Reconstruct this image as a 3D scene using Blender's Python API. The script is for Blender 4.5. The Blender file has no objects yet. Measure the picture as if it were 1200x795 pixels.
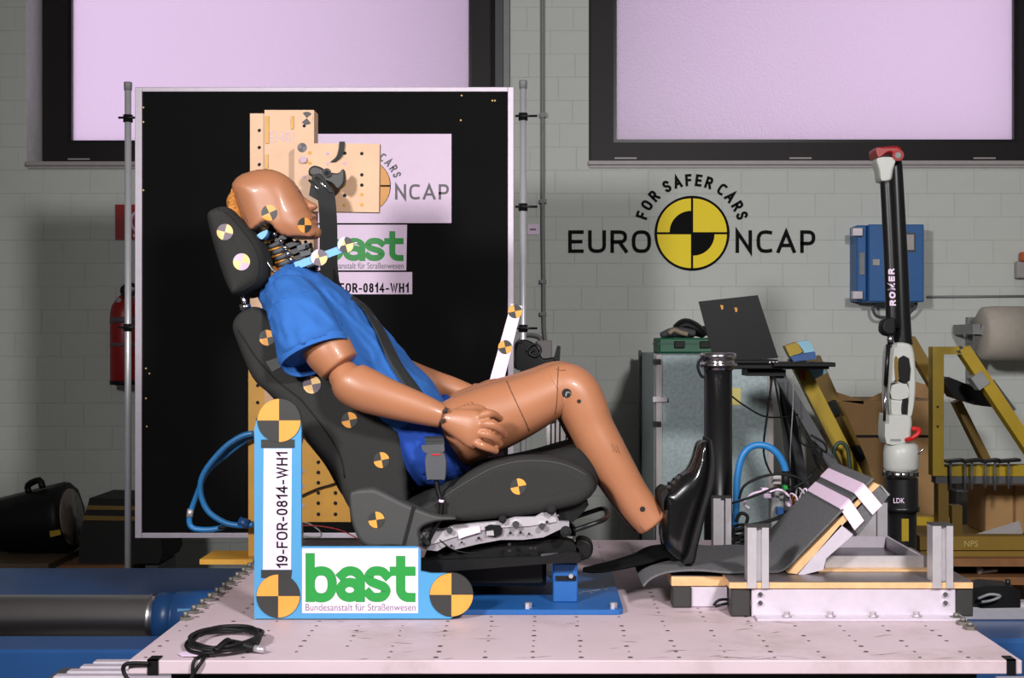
import bpy, math, random
import numpy as np
from mathutils import Vector, noise
from mathutils.bvhtree import BVHTree

random.seed(7)
S = bpy.context.scene
COL = S.collection
# ------------------------------------------------------------------ camera
F, CX, CY, CAMZ = 1540.0, 634.0, 400.0, 1.404       # focal length (px of a 1200 px frame), vanishing point, eye height
cam = bpy.data.cameras.new('camera'); camo = bpy.data.objects.new('camera', cam); COL.objects.link(camo)
camo.location = (0, 0, CAMZ); camo.rotation_euler = (math.pi/2, 0, 0)
cam.sensor_width = 36; cam.lens = F/1200*36
cam.shift_x = -(CX-600)/1200; cam.shift_y = (CY-397.5)/1200
cam.clip_start = 0.05; cam.clip_end = 100
S.camera = camo
# ------------------------------------------------------------------ world and lamps
def lin(c):
    return tuple((v/255/12.92 if v/255 <= .04045 else ((v/255+.055)/1.055)**2.4) for v in c)
W = bpy.data.worlds.new('daylight'); S.world = W; W.use_nodes = True
W.node_tree.nodes['Background'].inputs[0].default_value = (0.84, 0.66, 0.88, 1)
W.node_tree.nodes['Background'].inputs[1].default_value = .82
def area(name, loc, aim, size, power, color, spread=180):
    l = bpy.data.lights.new(name, 'AREA'); l.spread = math.radians(spread); l.shape = 'DISK'; l.size = size; l.energy = power; l.color = color
    o = bpy.data.objects.new(name, l); COL.objects.link(o); o.location = loc
    o.rotation_euler = (Vector(aim)-Vector(loc)).to_track_quat('-Z', 'Y').to_euler()
    return o
area('studio_lamp_right', (1.35, 0.0, 3.05), (0.1, 3.6, 1.0), 0.45, 106, (1.0, 0.965, 0.965))
area('studio_lamp_left', (-1.9, -0.2, 2.75), (1.35, 5.0, .9), 0.5, 34, (1.0, 0.97, 0.97), 92)
S.view_settings.view_transform = 'Standard'; S.view_settings.look = 'None'
S.view_settings.gamma = 1; S.view_settings.use_curve_mapping = False
S.view_settings.exposure = 0.55

# ------------------------------------------------------------------ helpers
def P(px, py, d):
    return Vector(((px-CX)*d/F, d, CAMZ-(py-CY)*d/F))
def pl(s):
    return [tuple(float(v) for v in q.split(',')) for q in s.split()]
def wpl(s, d):
    return [P(x, y, d) for x, y in (pl(s) if isinstance(s, str) else s)]

MATS = {}
def M(name, c, rough=.5, metal=0., var=.08, scale=30., bump=0., bscale=200., coat=0., spec=.5):
    """procedural material: colour with fine noise variation and optional noise relief"""
    if name in MATS: return MATS[name]
    m = bpy.data.materials.new(name); m.use_nodes = True; nt = m.node_tree; b = nt.nodes['Principled BSDF']
    col = lin(c)
    tc = nt.nodes.new('ShaderNodeTexCoord')
    if var:
        n = nt.nodes.new('ShaderNodeTexNoise'); n.inputs['Scale'].default_value = scale; n.inputs['Detail'].default_value = 4
        nt.links.new(tc.outputs['Object'], n.inputs['Vector'])
        r = nt.nodes.new('ShaderNodeValToRGB')
        r.color_ramp.elements[0].position = .3; r.color_ramp.elements[1].position = .7
        r.color_ramp.elements[0].color = tuple(v*(1-var) for v in col)+(1,)
        r.color_ramp.elements[1].color = tuple(min(1, v*(1+var)) for v in col)+(1,)
        nt.links.new(n.outputs['Fac'], r.inputs['Fac']); nt.links.new(r.outputs['Color'], b.inputs['Base Color'])
    else:
        b.inputs['Base Color'].default_value = col+(1,)
    b.inputs['Roughness'].default_value = rough; b.inputs['Metallic'].default_value = metal
    b.inputs['Specular IOR Level'].default_value = spec
    b.inputs['Coat Weight'].default_value = coat
    if bump:
        n2 = nt.nodes.new('ShaderNodeTexNoise'); n2.inputs['Scale'].default_value = bscale; n2.inputs['Detail'].default_value = 3
        nt.links.new(tc.outputs['Object'], n2.inputs['Vector'])
        bp = nt.nodes.new('ShaderNodeBump'); bp.inputs['Strength'].default_value = bump; bp.inputs['Distance'].default_value = .003
        nt.links.new(n2.outputs['Fac'], bp.inputs['Height']); nt.links.new(bp.outputs['Normal'], b.inputs['Normal'])
    MATS[name] = m
    return m

def catmull(pts, sub, closed=False):
    """pts: list of tuples of equal length"""
    out = []; n = len(pts)
    rng = range(n) if closed else range(n-1)
    for i in rng:
        p0 = pts[(i-1) % n] if closed or i > 0 else pts[i]
        p1 = pts[i]; p2 = pts[(i+1) % n]
        p3 = pts[(i+2) % n] if closed or i+2 < n else pts[i+1]
        for k in range(sub):
            t = k/sub; t2 = t*t; t3 = t2*t
            out.append(tuple(.5*((2*b)+(-a+c)*t+(2*a-5*b+4*c-d)*t2+(-a+3*b-3*c+d)*t3) for a, b, c, d in zip(p0, p1, p2, p3)))
    if not closed: out.append(tuple(pts[-1]))
    return out

def segdist(pts, poly):
    """distance of points (k,2) to a closed polyline (n,2)"""
    a = poly; b = np.roll(poly, -1, 0); d = b-a; L = (d*d).sum(1)+1e-12
    t = np.clip(((pts[:, None, :]-a[None])*d[None]).sum(2)/L[None], 0, 1)
    return np.sqrt(((pts[:, None, :]-(a[None]+d[None]*t[..., None]))**2).sum(2)).min(1)
def inside(pts, poly):
    x, z = pts[:, 0][:, None], pts[:, 1][:, None]; x0, z0 = poly[:, 0], poly[:, 1]; x1, z1 = np.roll(x0, -1), np.roll(z0, -1)
    c = ((z0 > z) != (z1 > z)) & (x < (x1-x0)*(z-z0)/(z1-z0+1e-15)+x0)
    return c.sum(1) % 2 == 1

class MB:
    def __init__(s): s.v = []; s.f = []; s.m = []; s.s = []
    def add(s, vs, fs, mi=0, smooth=False):
        o = len(s.v); s.v += [Vector(v) for v in vs]
        for f in fs: s.f.append(tuple(i+o for i in f)); s.m.append(mi); s.s.append(smooth)
        return s
    def box(s, lo, hi, mi=0, bev=0.):
        x0, y0, z0 = lo; x1, y1, z1 = hi
        if bev <= 0:
            vs = [(x, y, z) for x in (x0, x1) for y in (y0, y1) for z in (z0, z1)]
            return s.add(vs, [(0,1,3,2), (4,6,7,5), (0,4,5,1), (2,3,7,6), (0,2,6,4), (1,5,7,3)], mi)
        b = min(bev, (x1-x0)/2.1, (y1-y0)/2.1, (z1-z0)/2.1)
        rings = []
        for y, ins in ((y0, b), (y0+b, 0), (y1-b, 0), (y1, b)):
            a, c, e, g = x0+ins, x1-ins, z0+ins, z1-ins; q = b*.6 if ins == 0 else b*.3
            rings.append([Vector(p) for p in ((a+q, y, e), (c-q, y, e), (c, y, e+q), (c, y, g-q), (c-q, y, g), (a+q, y, g), (a, y, g-q), (a, y, e+q))])
        return s.loft(rings, mi, False)
    def obox(s, c, u, v, w, mi=0):
        """oriented box: centre and three half-axis vectors"""
        c, u, v, w = Vector(c), Vector(u), Vector(v), Vector(w)
        vs = [c+a*u+b*v+e*w for a in (-1, 1) for b in (-1, 1) for e in (-1, 1)]
        return s.add(vs, [(0,1,3,2), (4,6,7,5), (0,4,5,1), (2,3,7,6), (0,2,6,4), (1,5,7,3)], mi)
    def bar(s, a, b, t, w, mi=0, up=(0, 1, 0)):
        """rectangular bar from a to b; w along 'up', t across"""
        a, b = Vector(a), Vector(b); T = (b-a); L = T.length; T.normalize()
        U = Vector(up); U = (U-T*U.dot(T)).normalized(); V = T.cross(U)
        return s.obox((a+b)/2, T*L/2, U*w/2, V*t/2, mi)
    def loft(s, rings, mi=0, smooth=True, caps=True, capsmooth=False):
        n = len(rings[0]); vs = [p for r in rings for p in r]; fs = []
        for i in range(len(rings)-1):
            for j in range(n):
                k = (j+1) % n
                fs.append((i*n+j, i*n+k, (i+1)*n+k, (i+1)*n+j))
        s.add(vs, fs, mi, smooth)
        if caps:
            o = len(s.v)-len(vs)
            s.f.append(tuple(o+j for j in reversed(range(n)))); s.m.append(mi); s.s.append(capsmooth)
            s.f.append(tuple(o+(len(rings)-1)*n+j for j in range(n))); s.m.append(mi); s.s.append(capsmooth)
        return s
    def prism(s, pts, d, mi=0):
        """polygon (list of points) extruded by vector d"""
        d = Vector(d); return s.loft([[Vector(p) for p in pts], [Vector(p)+d for p in pts]], mi, False)
    def cyl(s, a, b, r, n=16, mi=0, r2=None, smooth=True):
        a, b = Vector(a), Vector(b); T = (b-a).normalized()
        U = T.orthogonal().normalized(); V = T.cross(U); r2 = r if r2 is None else r2
        R = lambda c, q: [c+U*q*math.cos(2*math.pi*i/n)+V*q*math.sin(2*math.pi*i/n) for i in range(n)]
        return s.loft([R(a, r), R(b, r2)], mi, smooth)
    def lathe(s, a, axis, prof, n=24, mi=0):
        """prof: list of (distance along axis, radius)"""
        a = Vector(a); T = Vector(axis).normalized(); U = T.orthogonal().normalized(); V = T.cross(U)
        rings = [[a+T*h+U*r*math.cos(2*math.pi*i/n)+V*r*math.sin(2*math.pi*i/n) for i in range(n)] for h, r in prof]
        return s.loft(rings, mi, True)
    def tube(s, pts, r, n=8, sub=6, mi=0, smooth=True):
        pts = [tuple(p) for p in pts]
        c = [Vector(p) for p in (catmull(pts, sub) if sub > 1 else pts)]
        U = None; rings = []
        for i, p in enumerate(c):
            T = (c[min(i+1, len(c)-1)]-c[max(i-1, 0)]).normalized()
            U = T.orthogonal().normalized() if U is None else (U-T*U.dot(T)).normalized()
            V = T.cross(U)
            rings.append([p+U*r*math.cos(2*math.pi*j/n)+V*r*math.sin(2*math.pi*j/n) for j in range(n)])
        return s.loft(rings, mi, smooth)
    def ribbon(s, pts, wv, th, mi=0, sub=6):
        """flat strap along pts; wv: half width vector; th thickness along normal"""
        c = [Vector(p) for p in catmull([tuple(p) for p in pts], sub)]; wv = Vector(wv); rings = []
        for i, p in enumerate(c):
            T = (c[min(i+1, len(c)-1)]-c[max(i-1, 0)]).normalized(); N = T.cross(wv).normalized()*th/2
            rings.append([p-wv-N, p+wv-N, p+wv+N, p-wv+N])
        return s.loft(rings, mi, False)
    def sphere(s, c, r, mi=0, n=12):
        return s.lathe(Vector(c)-Vector((0, 0, r)), (0, 0, 1), [(r-r*math.cos(math.pi*i/8), max(r*math.sin(math.pi*i/8), r*.02)) for i in range(9)], n, mi)
    def limb(s, pts, n=22, sub=5, mi=0, r0=.6, r1=.6):
        """organic tube: pts of (px, py, depth, half-width px, half-depth m); r0/r1 roundness of the ends"""
        q = []
        for (x, y, d, h, v) in pts: q.append(tuple(P(x, y, d))+(h*d/F, v))
        q = catmull(q, sub); rings = []; N = len(q)
        def ring(c, T, ru, rv):
            V = Vector((0, 1, 0)); V = (V-T*V.dot(T)).normalized(); U = T.cross(V)
            return [c+U*ru*math.cos(2*math.pi*j/n)+V*rv*math.sin(2*math.pi*j/n) for j in range(n)]
        tan = []
        for i in range(N):
            a = Vector(q[max(i-1, 0)][:3]); b = Vector(q[min(i+1, N-1)][:3]); tan.append((b-a).normalized())
        K = 5
        for k in range(K):
            a = math.pi/2*(1-k/K)
            if r0 > 0: rings.append(ring(Vector(q[0][:3])-tan[0]*q[0][3]*r0*math.sin(a), tan[0], max(q[0][3]*math.cos(a), .0008), max(q[0][4]*math.cos(a), .0008)))
        for i in range(N): rings.append(ring(Vector(q[i][:3]), tan[i], q[i][3], q[i][4]))
        for k in range(1, K+1):
            a = math.pi/2*k/K
            if r1 > 0: rings.append(ring(Vector(q[-1][:3])+tan[-1]*q[-1][3]*r1*math.sin(a), tan[-1], max(q[-1][3]*math.cos(a), .0008), max(q[-1][4]*math.cos(a), .0008)))
        return s.loft(rings, mi, True, True, True)
    def puff(s, poly, d0, d1, R, mi=0, sub=5, dref=None, K=6, bulge=0.):
        """side outline (px) given real thickness from depth d0 to d1 with edges rounded by R (m)"""
        dref = d0+R*.6 if dref is None else dref
        pts = catmull(pl(poly) if isinstance(poly, str) else poly, sub, True)
        w = [P(x, y, dref) for x, y in pts]; w = [(p.x, p.z) for p in w]; n = len(w)
        ar = sum(w[i][0]*w[(i+1) % n][1]-w[(i+1) % n][0]*w[i][1] for i in range(n))
        sg = 1 if ar > 0 else -1
        nr = []
        for i in range(n):
            a = w[(i-1) % n]; b = w[(i+1) % n]; tx, tz = b[0]-a[0], b[1]-a[1]; L = math.hypot(tx, tz) or 1
            nr.append((-tz/L*sg, tx/L*sg))
        W2 = np.array(w); lim = []
        for i in range(n):          # how far each point may move inwards before it meets another side
            t = R; c = np.array(nr[i])
            while t > .0006:
                q = W2[i]+c*t
                if segdist(q[None, :], W2)[0] >= t*.93: break
                t *= .85
            lim.append(t)
        for _ in range(8): lim = [min(lim[i], (lim[i-1]+lim[i]+lim[(i+1) % n])/3) for i in range(n)]
        lim = [v*.84 if v < R*.98 else v for v in lim]
        for _ in range(3): lim = [min(lim[i], (lim[i-1]+lim[i]+lim[(i+1) % n])/3) for i in range(n)]
        rings = []
        def ring(y, ins): return [Vector((w[i][0]+nr[i][0]*ins*lim[i]/R, y, w[i][1]+nr[i][1]*ins*lim[i]/R)) for i in range(n)]
        rings[0:K+1] = [ring(d0+R*(1-math.sin(math.pi/2*k/K)), R*(1-math.cos(math.pi/2*k/K))) for k in range(K, -1, -1)]
        for k in range(K+1):
            a = math.pi/2*k/K; rings.append(ring(d1-R*(1-math.sin(a)), R*(1-math.cos(a))))
        if sg < 0: rings = [list(reversed(r)) for r in rings]
        return s.loft(rings, mi, True)
    def inflate(s, poly, D, hw, R, p=2.2, res=.0028, sub=4, blur=6, hfun=None, hpoly=None):
        """side outline (px at depth D) swollen into a rounded solid of half width hw"""
        w = np.array([(q.x, q.z) for q in (P(x, y, D) for x, y in catmull(pl(poly) if isinstance(poly, str) else poly, sub, True))])
        lo, hi = w.min(0)-res*2, w.max(0)+res*2; nx, nz = ((hi-lo)/res).astype(int)+1
        g = np.stack(np.meshgrid(lo[0]+np.arange(nx)*res, lo[1]+np.arange(nz)*res, indexing='ij'), -1).reshape(-1, 2)
        ins = inside(g, w); d = np.where(ins, segdist(g, w), 0).reshape(nx, nz); I = ins.reshape(nx, nz)
        d2 = d
        if hpoly is not None:
            w2 = np.array([(q.x, q.z) for q in (P(x, y, D) for x, y in catmull(pl(hpoly), sub, True))]); d2 = np.where(ins, segdist(g, w2), 0).reshape(nx, nz)
        h = hw*(1-(1-np.clip(d2/R, 0, 1))**p)**(1/p)
        for _ in range(blur):
            m = (h+np.roll(h, 1, 0)+np.roll(h, -1, 0)+np.roll(h, 1, 1)+np.roll(h, -1, 1))/5; k = np.clip(d/(res*4), 0, 1); h = np.where(I, h*(1-k)+m*k, 0)
        if hfun is not None: h = h*hfun(g[:, 0], g[:, 1]).reshape(nx, nz)
        h = np.maximum(h, .0015)
        vs = []; fs = []; idx = -np.ones((nx, nz), int)
        for i in range(nx):
            for j in range(nz):
                if I[i, j]:
                    idx[i, j] = len(vs); x, z = lo[0]+i*res, lo[1]+j*res
                    vs += [(x, D-h[i, j], z), (x, D+h[i, j], z)]
        edge = {}
        for i in range(nx-1):
            for j in range(nz-1):
                q = [idx[i, j], idx[i+1, j], idx[i+1, j+1], idx[i, j+1]]
                if min(q) < 0: continue
                fs.append(tuple(q)); fs.append(tuple(v+1 for v in reversed(q)))
                for a, b in zip(q, q[1:]+q[:1]):
                    if (b, a) in edge: del edge[(b, a)]
                    else: edge[(a, b)] = 1
        for a, b in edge: fs.append((b, a, a+1, b+1))
        return s.add(vs, fs, 0, True)
    def build(s, name, mats, parent=None, loc=None, smooth=None, fixn=True):
        if not isinstance(mats, (list, tuple)): mats = [mats]
        me = bpy.data.meshes.new(name)
        if loc is None:
            if parent is not None: loc = root_loc(parent)
            else:
                xs = [v.x for v in s.v]; ys = [v.y for v in s.v]; zs = [v.z for v in s.v]
                loc = Vector(((min(xs)+max(xs))/2, (min(ys)+max(ys))/2, min(zs)))
        loc = Vector(loc)
        me.from_pydata([v-loc for v in s.v], [], s.f)
        for m in mats: me.materials.append(m)
        me.polygons.foreach_set('material_index', s.m)
        me.polygons.foreach_set('use_smooth', s.s if smooth is None else [smooth]*len(s.f))
        if fixn:
            import bmesh
            bm = bmesh.new(); bm.from_mesh(me); bmesh.ops.recalc_face_normals(bm, faces=bm.faces); bm.to_mesh(me); bm.free()
        o = bpy.data.objects.new(name, me); COL.objects.link(o)
        if parent is None: o.location = loc
        else: o.parent = parent
        return o

def root_loc(o):
    v = Vector(o.location)
    while o.parent is not None: o = o.parent; v += Vector(o.location)
    return v
def tag(o, label, cat, group=None):
    o['label'] = label; o['category'] = cat
    if group: o['group'] = group
    return o
def thing(name, loc, label, cat, group=None):
    o = bpy.data.objects.new(name, None); COL.objects.link(o); o.location = loc; o.empty_display_size = .05
    return tag(o, label, cat, group)
def struct(o): o['kind'] = 'structure'; return o
def stuff(o): o['kind'] = 'stuff'; return o
def bevel(o, w, seg=2):
    b = o.modifiers.new('bevel', 'BEVEL'); b.width = w; b.segments = seg; b.limit_method = 'ANGLE'; return o
def bvh(o):
    L = root_loc(o); me = o.data
    return BVHTree.FromPolygons([v.co+L for v in me.vertices], [tuple(p.vertices) for p in me.polygons])
EYE = Vector((0, 0, CAMZ))
def onto(tree, px, py, off=.0015, fallback=None):
    d = (P(px, py, 1.0)-EYE).normalized(); h = tree.ray_cast(EYE, d)
    if h[0] is None: return None if fallback is None else P(px, py, fallback)
    return h[0]-d*off
def sticker(parent, tree, px, py, r, rot, mats, name='target_sticker', ell=1., full=True):
    """round quadrant marker laid on a curved surface"""
    c = onto(tree, px, py, .0015, 3.3); mb = MB(); NS = 24; NR = 3
    vs = [c]; d0 = c.y
    for k in range(1, NR+1):
        for j in range(NS):
            a = 2*math.pi*j/NS; dx = r*k/NR*math.cos(a)*ell; dy = r*k/NR*math.sin(a)
            ca, sa = math.cos(rot), math.sin(rot)
            p = onto(tree, px+dx*ca-dy*sa, py+dx*sa+dy*ca, .0018)
            if p is None or abs(p.y-d0) > .06: p = P(px+dx*ca-dy*sa, py+dx*sa+dy*ca, d0+.01)
            vs.append(p)
    fs = []; ms = []
    for j in range(NS):
        k = (j+1) % NS; q = (j*4//NS) % 2
        fs.append((0, 1+k, 1+j)); ms.append(q)
        for i in range(NR-1):
            fs.append((1+i*NS+j, 1+i*NS+k, 1+(i+1)*NS+k, 1+(i+1)*NS+j)); ms.append(q)
    mb.add(vs, fs); mb.m = ms; mb.s = [True]*len(fs)
    return mb.build(name, mats, parent)
def spot(parent, tree, px, py, r, m, name='hole'):
    c = onto(tree, px, py, .0012, 3.3); mb = MB(); n = 14
    vs = [c]+[(onto(tree, px+r*math.cos(2*math.pi*j/n), py+r*math.sin(2*math.pi*j/n), .0014) or c) for j in range(n)]
    mb.add(vs, [(0, 1+(j+1) % n, 1+j) for j in range(n)], 0, True); return mb.build(name, m, parent)

def text_geo(txt, off=0., spacing=1., res=6):
    cu = bpy.data.curves.new('t', 'FONT'); cu.body = txt; cu.offset = off; cu.space_character = spacing; cu.resolution_u = res
    o = bpy.data.objects.new('t', cu); COL.objects.link(o)
    dg = bpy.context.evaluated_depsgraph_get(); me = bpy.data.meshes.new_from_object(o.evaluated_get(dg))
    vs = [v.co.copy() for v in me.vertices]; fs = [tuple(p.vertices) for p in me.polygons]
    bpy.data.objects.remove(o); bpy.data.meshes.remove(me); bpy.data.curves.remove(cu)
    return vs, fs
def text_box(mb, txt, x0, y0, x1, y1, d, off=0., vert=False, spacing=1., mi=0):
    """text fitted to a pixel box at depth d, facing -y; vert: reads upwards"""
    vs, fs = text_geo(txt, off, spacing)
    ax, bx = min(v.x for v in vs), max(v.x for v in vs); ay, by = min(v.y for v in vs), max(v.y for v in vs)
    out = []
    for v in vs:
        u = (v.x-ax)/(bx-ax); w = (v.y-ay)/(by-ay)
        out.append(P(x1-(x1-x0)*w, y1-(y1-y0)*u, d) if vert else P(x0+(x1-x0)*u, y1-(y1-y0)*w, d))
    if vert: out = [P(x0+(x1-x0)*(1-(v.y-ay)/(by-ay)), y1-(y1-y0)*(v.x-ax)/(bx-ax), d) for v in vs]
    mb.add(out, fs, mi); return mb
def text_arc(mb, txt, cx, cy, r, h, a0, a1, d, off=0., mi=0):
    """letters standing on an arc (px centre, radius of baseline, letter height), angles in degrees, clockwise"""
    n = len(txt); wid = [.55 if c == ' ' else 1. for c in txt]; tot = sum(wid)-wid[0]/2-wid[-1]/2; acc = 0
    for i, c in enumerate(txt):
        a = math.radians(a0+(a1-a0)*acc/tot); acc += wid[i]/2+(wid[i+1]/2 if i+1 < n else 0)
        if c == ' ': continue
        vs, fs = text_geo(c, off); ax = (min(v.x for v in vs)+max(v.x for v in vs))/2
        sc = h/.70
        out = []
        for v in vs:
            rr = r+v.y*sc; tt = (v.x-ax)*sc*.95
            out.append(P(cx+rr*math.cos(a)-tt*math.sin(a), cy+rr*math.sin(a)+tt*math.cos(a), d))
        mb.add(out, fs, mi)
    return mb
# uniform-stroke sans letters drawn from centre lines
def _arc(cx, cy, rx, ry, a0, a1, n=12, p=2.):
    out = []
    for i in range(n+1):
        a = math.radians(a0+(a1-a0)*i/n); c, q = math.cos(a), math.sin(a)
        out.append((cx+rx*math.copysign(abs(c)**(2/p), c), cy+ry*math.copysign(abs(q)**(2/p), q)))
    return out
def _S(w, h): return catmull([(w, .84*h), (.8*w, .96*h), (.5*w, h), (.2*w, .96*h), (0, .77*h), (.14*w, .6*h), (.5*w, .5*h), (.86*w, .4*h), (w, .23*h), (.8*w, .04*h), (.48*w, 0), (.2*w, .03*h), (0, .15*h)], 4)
GLY = {
 'E': (.5, [[(.5, 1), (0, 1), (0, 0), (.5, 0)], [(0, .5), (.45, .5)]]),
 'U': (.6, [[(0, 1)]+_arc(.3, .32, .3, .32, 180, 360, 12, 2.6)+[(.6, 1)]]),
 'R': (.56, [[(0, 0), (0, 1), (.3, 1)]+_arc(.3, .74, .25, .26, 90, -90, 10, 2.4)[1:-1]+[(.3, .48), (0, .48)], [(.3, .48), (.58, 0)]]),
 'O': (.66, [_arc(.33, .5, .33, .5, 0, 360, 36, 2.7)]),
 'N': (.6, [[(0, 0), (0, 1), (.6, 0), (.6, 1)]]),
 'C': (.56, [[(.56, .97), (.42, 1)]+_arc(.36, .5, .36, .5, 95, 265, 18, 2.7)+[(.42, 0), (.56, .03)]]),
 'A': (.72, [[(0, 0), (.36, 1), (.72, 0)], [(.13, .3), (.59, .3)]]),
 'P': (.54, [[(0, 0), (0, 1), (.28, 1)]+_arc(.28, .7, .26, .3, 90, -90, 10, 2.4)[1:-1]+[(.28, .4), (0, .4)]]),
 'F': (.48, [[(0, 0), (0, 1), (.48, 1)], [(0, .5), (.42, .5)]]),
 'S': (.52, [_S(.52, 1)]),
 'M': (.74, [[(0, 0), (0, 1), (.37, .25), (.74, 1), (.74, 0)]]),
 'W': (.95, [[(0, 1), (.24, 0), (.475, .95), (.71, 0), (.95, 1)]]),
 'H': (.6, [[(0, 0), (0, 1)], [(.6, 0), (.6, 1)], [(0, .5), (.6, .5)]]),
 '-': (.28, [[(0, .36), (.28, .36)]]),
 '0': (.48, [_arc(.24, .5, .24, .5, 0, 360, 28, 2.3)]),
 '1': (.26, [[(0, .74), (.26, 1), (.26, 0)]]),
 '4': (.56, [[(.42, 0), (.42, 1), (0, .28), (.56, .28)]]),
 '8': (.48, [_arc(.24, .77, .21, .23, 0, 360, 22), _arc(.24, .27, .24, .27, 0, 360, 22)]),
 '9': (.48, [_arc(.24, .68, .24, .32, 0, 360, 22), catmull([(.48, .68), (.46, .35), (.36, .08), (.2, 0), (.05, .06)], 4)]),
 'b': (.56, [[(0, 1), (0, 0)], _arc(.28, .33, .28, .34, 0, 360, 28, 2.3)]),
 'a': (.5, [[(.03, .56)]+_arc(.25, .45, .25, .22, 125, 0, 10)+[(.5, 0)], _arc(.23, .19, .23, .19, 0, 360, 24)]),
 's': (.44, [_S(.44, .67)]),
 't': (.42, [[(.16, .93), (.16, .2)]+_arc(.36, .2, .2, .2, 180, 262, 8)+[(.42, .0)], [(0, .66), (.42, .66)]]),
}
def _stroke(mb, pts, sw, fmap, mi=0):
    pts = [p for i, p in enumerate(pts) if i == 0 or math.hypot(p[0]-pts[i-1][0], p[1]-pts[i-1][1]) > 1e-6]
    closed = len(pts) > 4 and math.hypot(pts[0][0]-pts[-1][0], pts[0][1]-pts[-1][1]) < 1e-4
    if closed: pts = pts[:-1]
    n = len(pts); L = []; Rr = []
    for i in range(n):
        a = pts[(i-1) % n] if closed or i > 0 else None; b = pts[i]; c = pts[(i+1) % n] if closed or i < n-1 else None
        def nrm(p, q): dx, dy = q[0]-p[0], q[1]-p[1]; l = math.hypot(dx, dy) or 1; return (-dy/l, dx/l)
        n1 = nrm(a, b) if a else nrm(b, c); n2 = nrm(b, c) if c else n1
        mx, my = n1[0]+n2[0], n1[1]+n2[1]; l2 = mx*mx+my*my
        k = 2/l2 if l2 > .35 else 2/.35
        mx, my = mx*k/2*sw, my*k/2*sw
        ex, ey = 0, 0
        if not closed and a is None: ex, ey = -n1[1]*-1*0, 0
        L.append((b[0]+mx, b[1]+my)); Rr.append((b[0]-mx, b[1]-my))
    if not closed:      # square ends
        for e, o in ((0, 1), (-1, -2)):
            dx, dy = pts[e][0]-pts[o][0], pts[e][1]-pts[o][1]; l = math.hypot(dx, dy) or 1; dx, dy = dx/l*sw/2, dy/l*sw/2
            L[e] = (L[e][0]+dx, L[e][1]+dy); Rr[e] = (Rr[e][0]+dx, Rr[e][1]+dy)
    m = n if closed else n-1
    mb.add([fmap(*p) for p in L]+[fmap(*p) for p in Rr], [(i, n+i, n+(i+1) % n, (i+1) % n) for i in range(m)], mi)
_zoff = [0]
def stroke_text(mb, txt, x0, y0, x1, y1, d, sw, gap=.22, vert=False, mi=0):
    """letters fitted to a pixel box; sw stroke width px; gap between letters in units of height"""
    W, H = (x1-x0, y1-y0) if not vert else (y1-y0, x1-x0)
    ws = [GLY[c][0] for c in txt]; n = len(txt); kx = (W-n*sw-(n-1)*gap*H)/sum(ws); u0 = sw/2; k = 0
    for c, w in zip(txt, ws):
        for poly in GLY[c][1]:
            k += 1; dd = d-.00012*(k % 4)
            fm = (lambda u, v: P(x1-sw/2-v, y1-u, dd)) if vert else (lambda u, v: P(x0+u, y1-sw/2-v, dd))
            _stroke(mb, [(u0+px*kx, py*(H-sw)) for px, py in poly], sw, fm, mi)
        u0 += w*kx+sw+gap*H
    return mb
def stroke_arc(mb, txt, cx, cy, r, h, sw, a0, a1, d, kx=1.):
    n = len(txt); ws = [GLY[c][0]*kx*h+sw for c in txt]; tot = sum(ws); span = math.radians(a1-a0)*r; gap = (span-tot)/(n-1); acc = 0; k = 0
    for c, w in zip(txt, ws):
        a = math.radians(a0)+(acc+w/2)/r; acc += w+gap
        for poly in GLY[c][1]:
            k += 1; dd = d-.00012*(k % 4)
            def fm(u, v):
                rr = r+sw/2+v; tt = u-(w-sw)/2; return P(cx+rr*math.cos(a)-tt*math.sin(a), cy+rr*math.sin(a)+tt*math.cos(a), dd)
            _stroke(mb, [(px*kx*h, py*(h-sw)) for px, py in poly], sw, fm)
    return mb
def disc(mb, px, py, r, d, mi=0, a0=0, a1=360, r0=0., n=40):
    seg = max(3, int(n*(a1-a0)/360)); vs = []; fs = []
    A = [math.radians(a0+(a1-a0)*i/seg) for i in range(seg+1)]
    outer = [P(px+r*math.cos(a), py-r*math.sin(a), d) for a in A]
    if r0 > 0:
        inner = [P(px+r0*math.cos(a), py-r0*math.sin(a), d) for a in A]
        for i in range(seg): fs.append((i, i+1, seg+1+i+1, seg+1+i))
        mb.add(outer+inner, fs, mi)
    else:
        mb.add([P(px, py, d)]+outer, [(0, 1+i, 2+i) for i in range(seg)], mi)
    return mb
def remesh(mb, voxel, smooth_it=4):
    """fuse overlapping shapes into one continuous surface; returns new MB in world coordinates"""
    me = bpy.data.meshes.new('r'); me.from_pydata(mb.v, [], mb.f)
    o = bpy.data.objects.new('r', me); COL.objects.link(o)
    r = o.modifiers.new('r', 'REMESH'); r.mode = 'VOXEL'; r.voxel_size = voxel
    if smooth_it:
        sm = o.modifiers.new('s', 'SMOOTH'); sm.iterations = smooth_it; sm.factor = .5
    dg = bpy.context.evaluated_depsgraph_get(); m2 = bpy.data.meshes.new_from_object(o.evaluated_get(dg))
    out = MB(); out.add([v.co.copy() for v in m2.vertices], [tuple(p.vertices) for p in m2.polygons], 0, True)
    bpy.data.objects.remove(o); bpy.data.meshes.remove(me); bpy.data.meshes.remove(m2)
    return out

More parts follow.
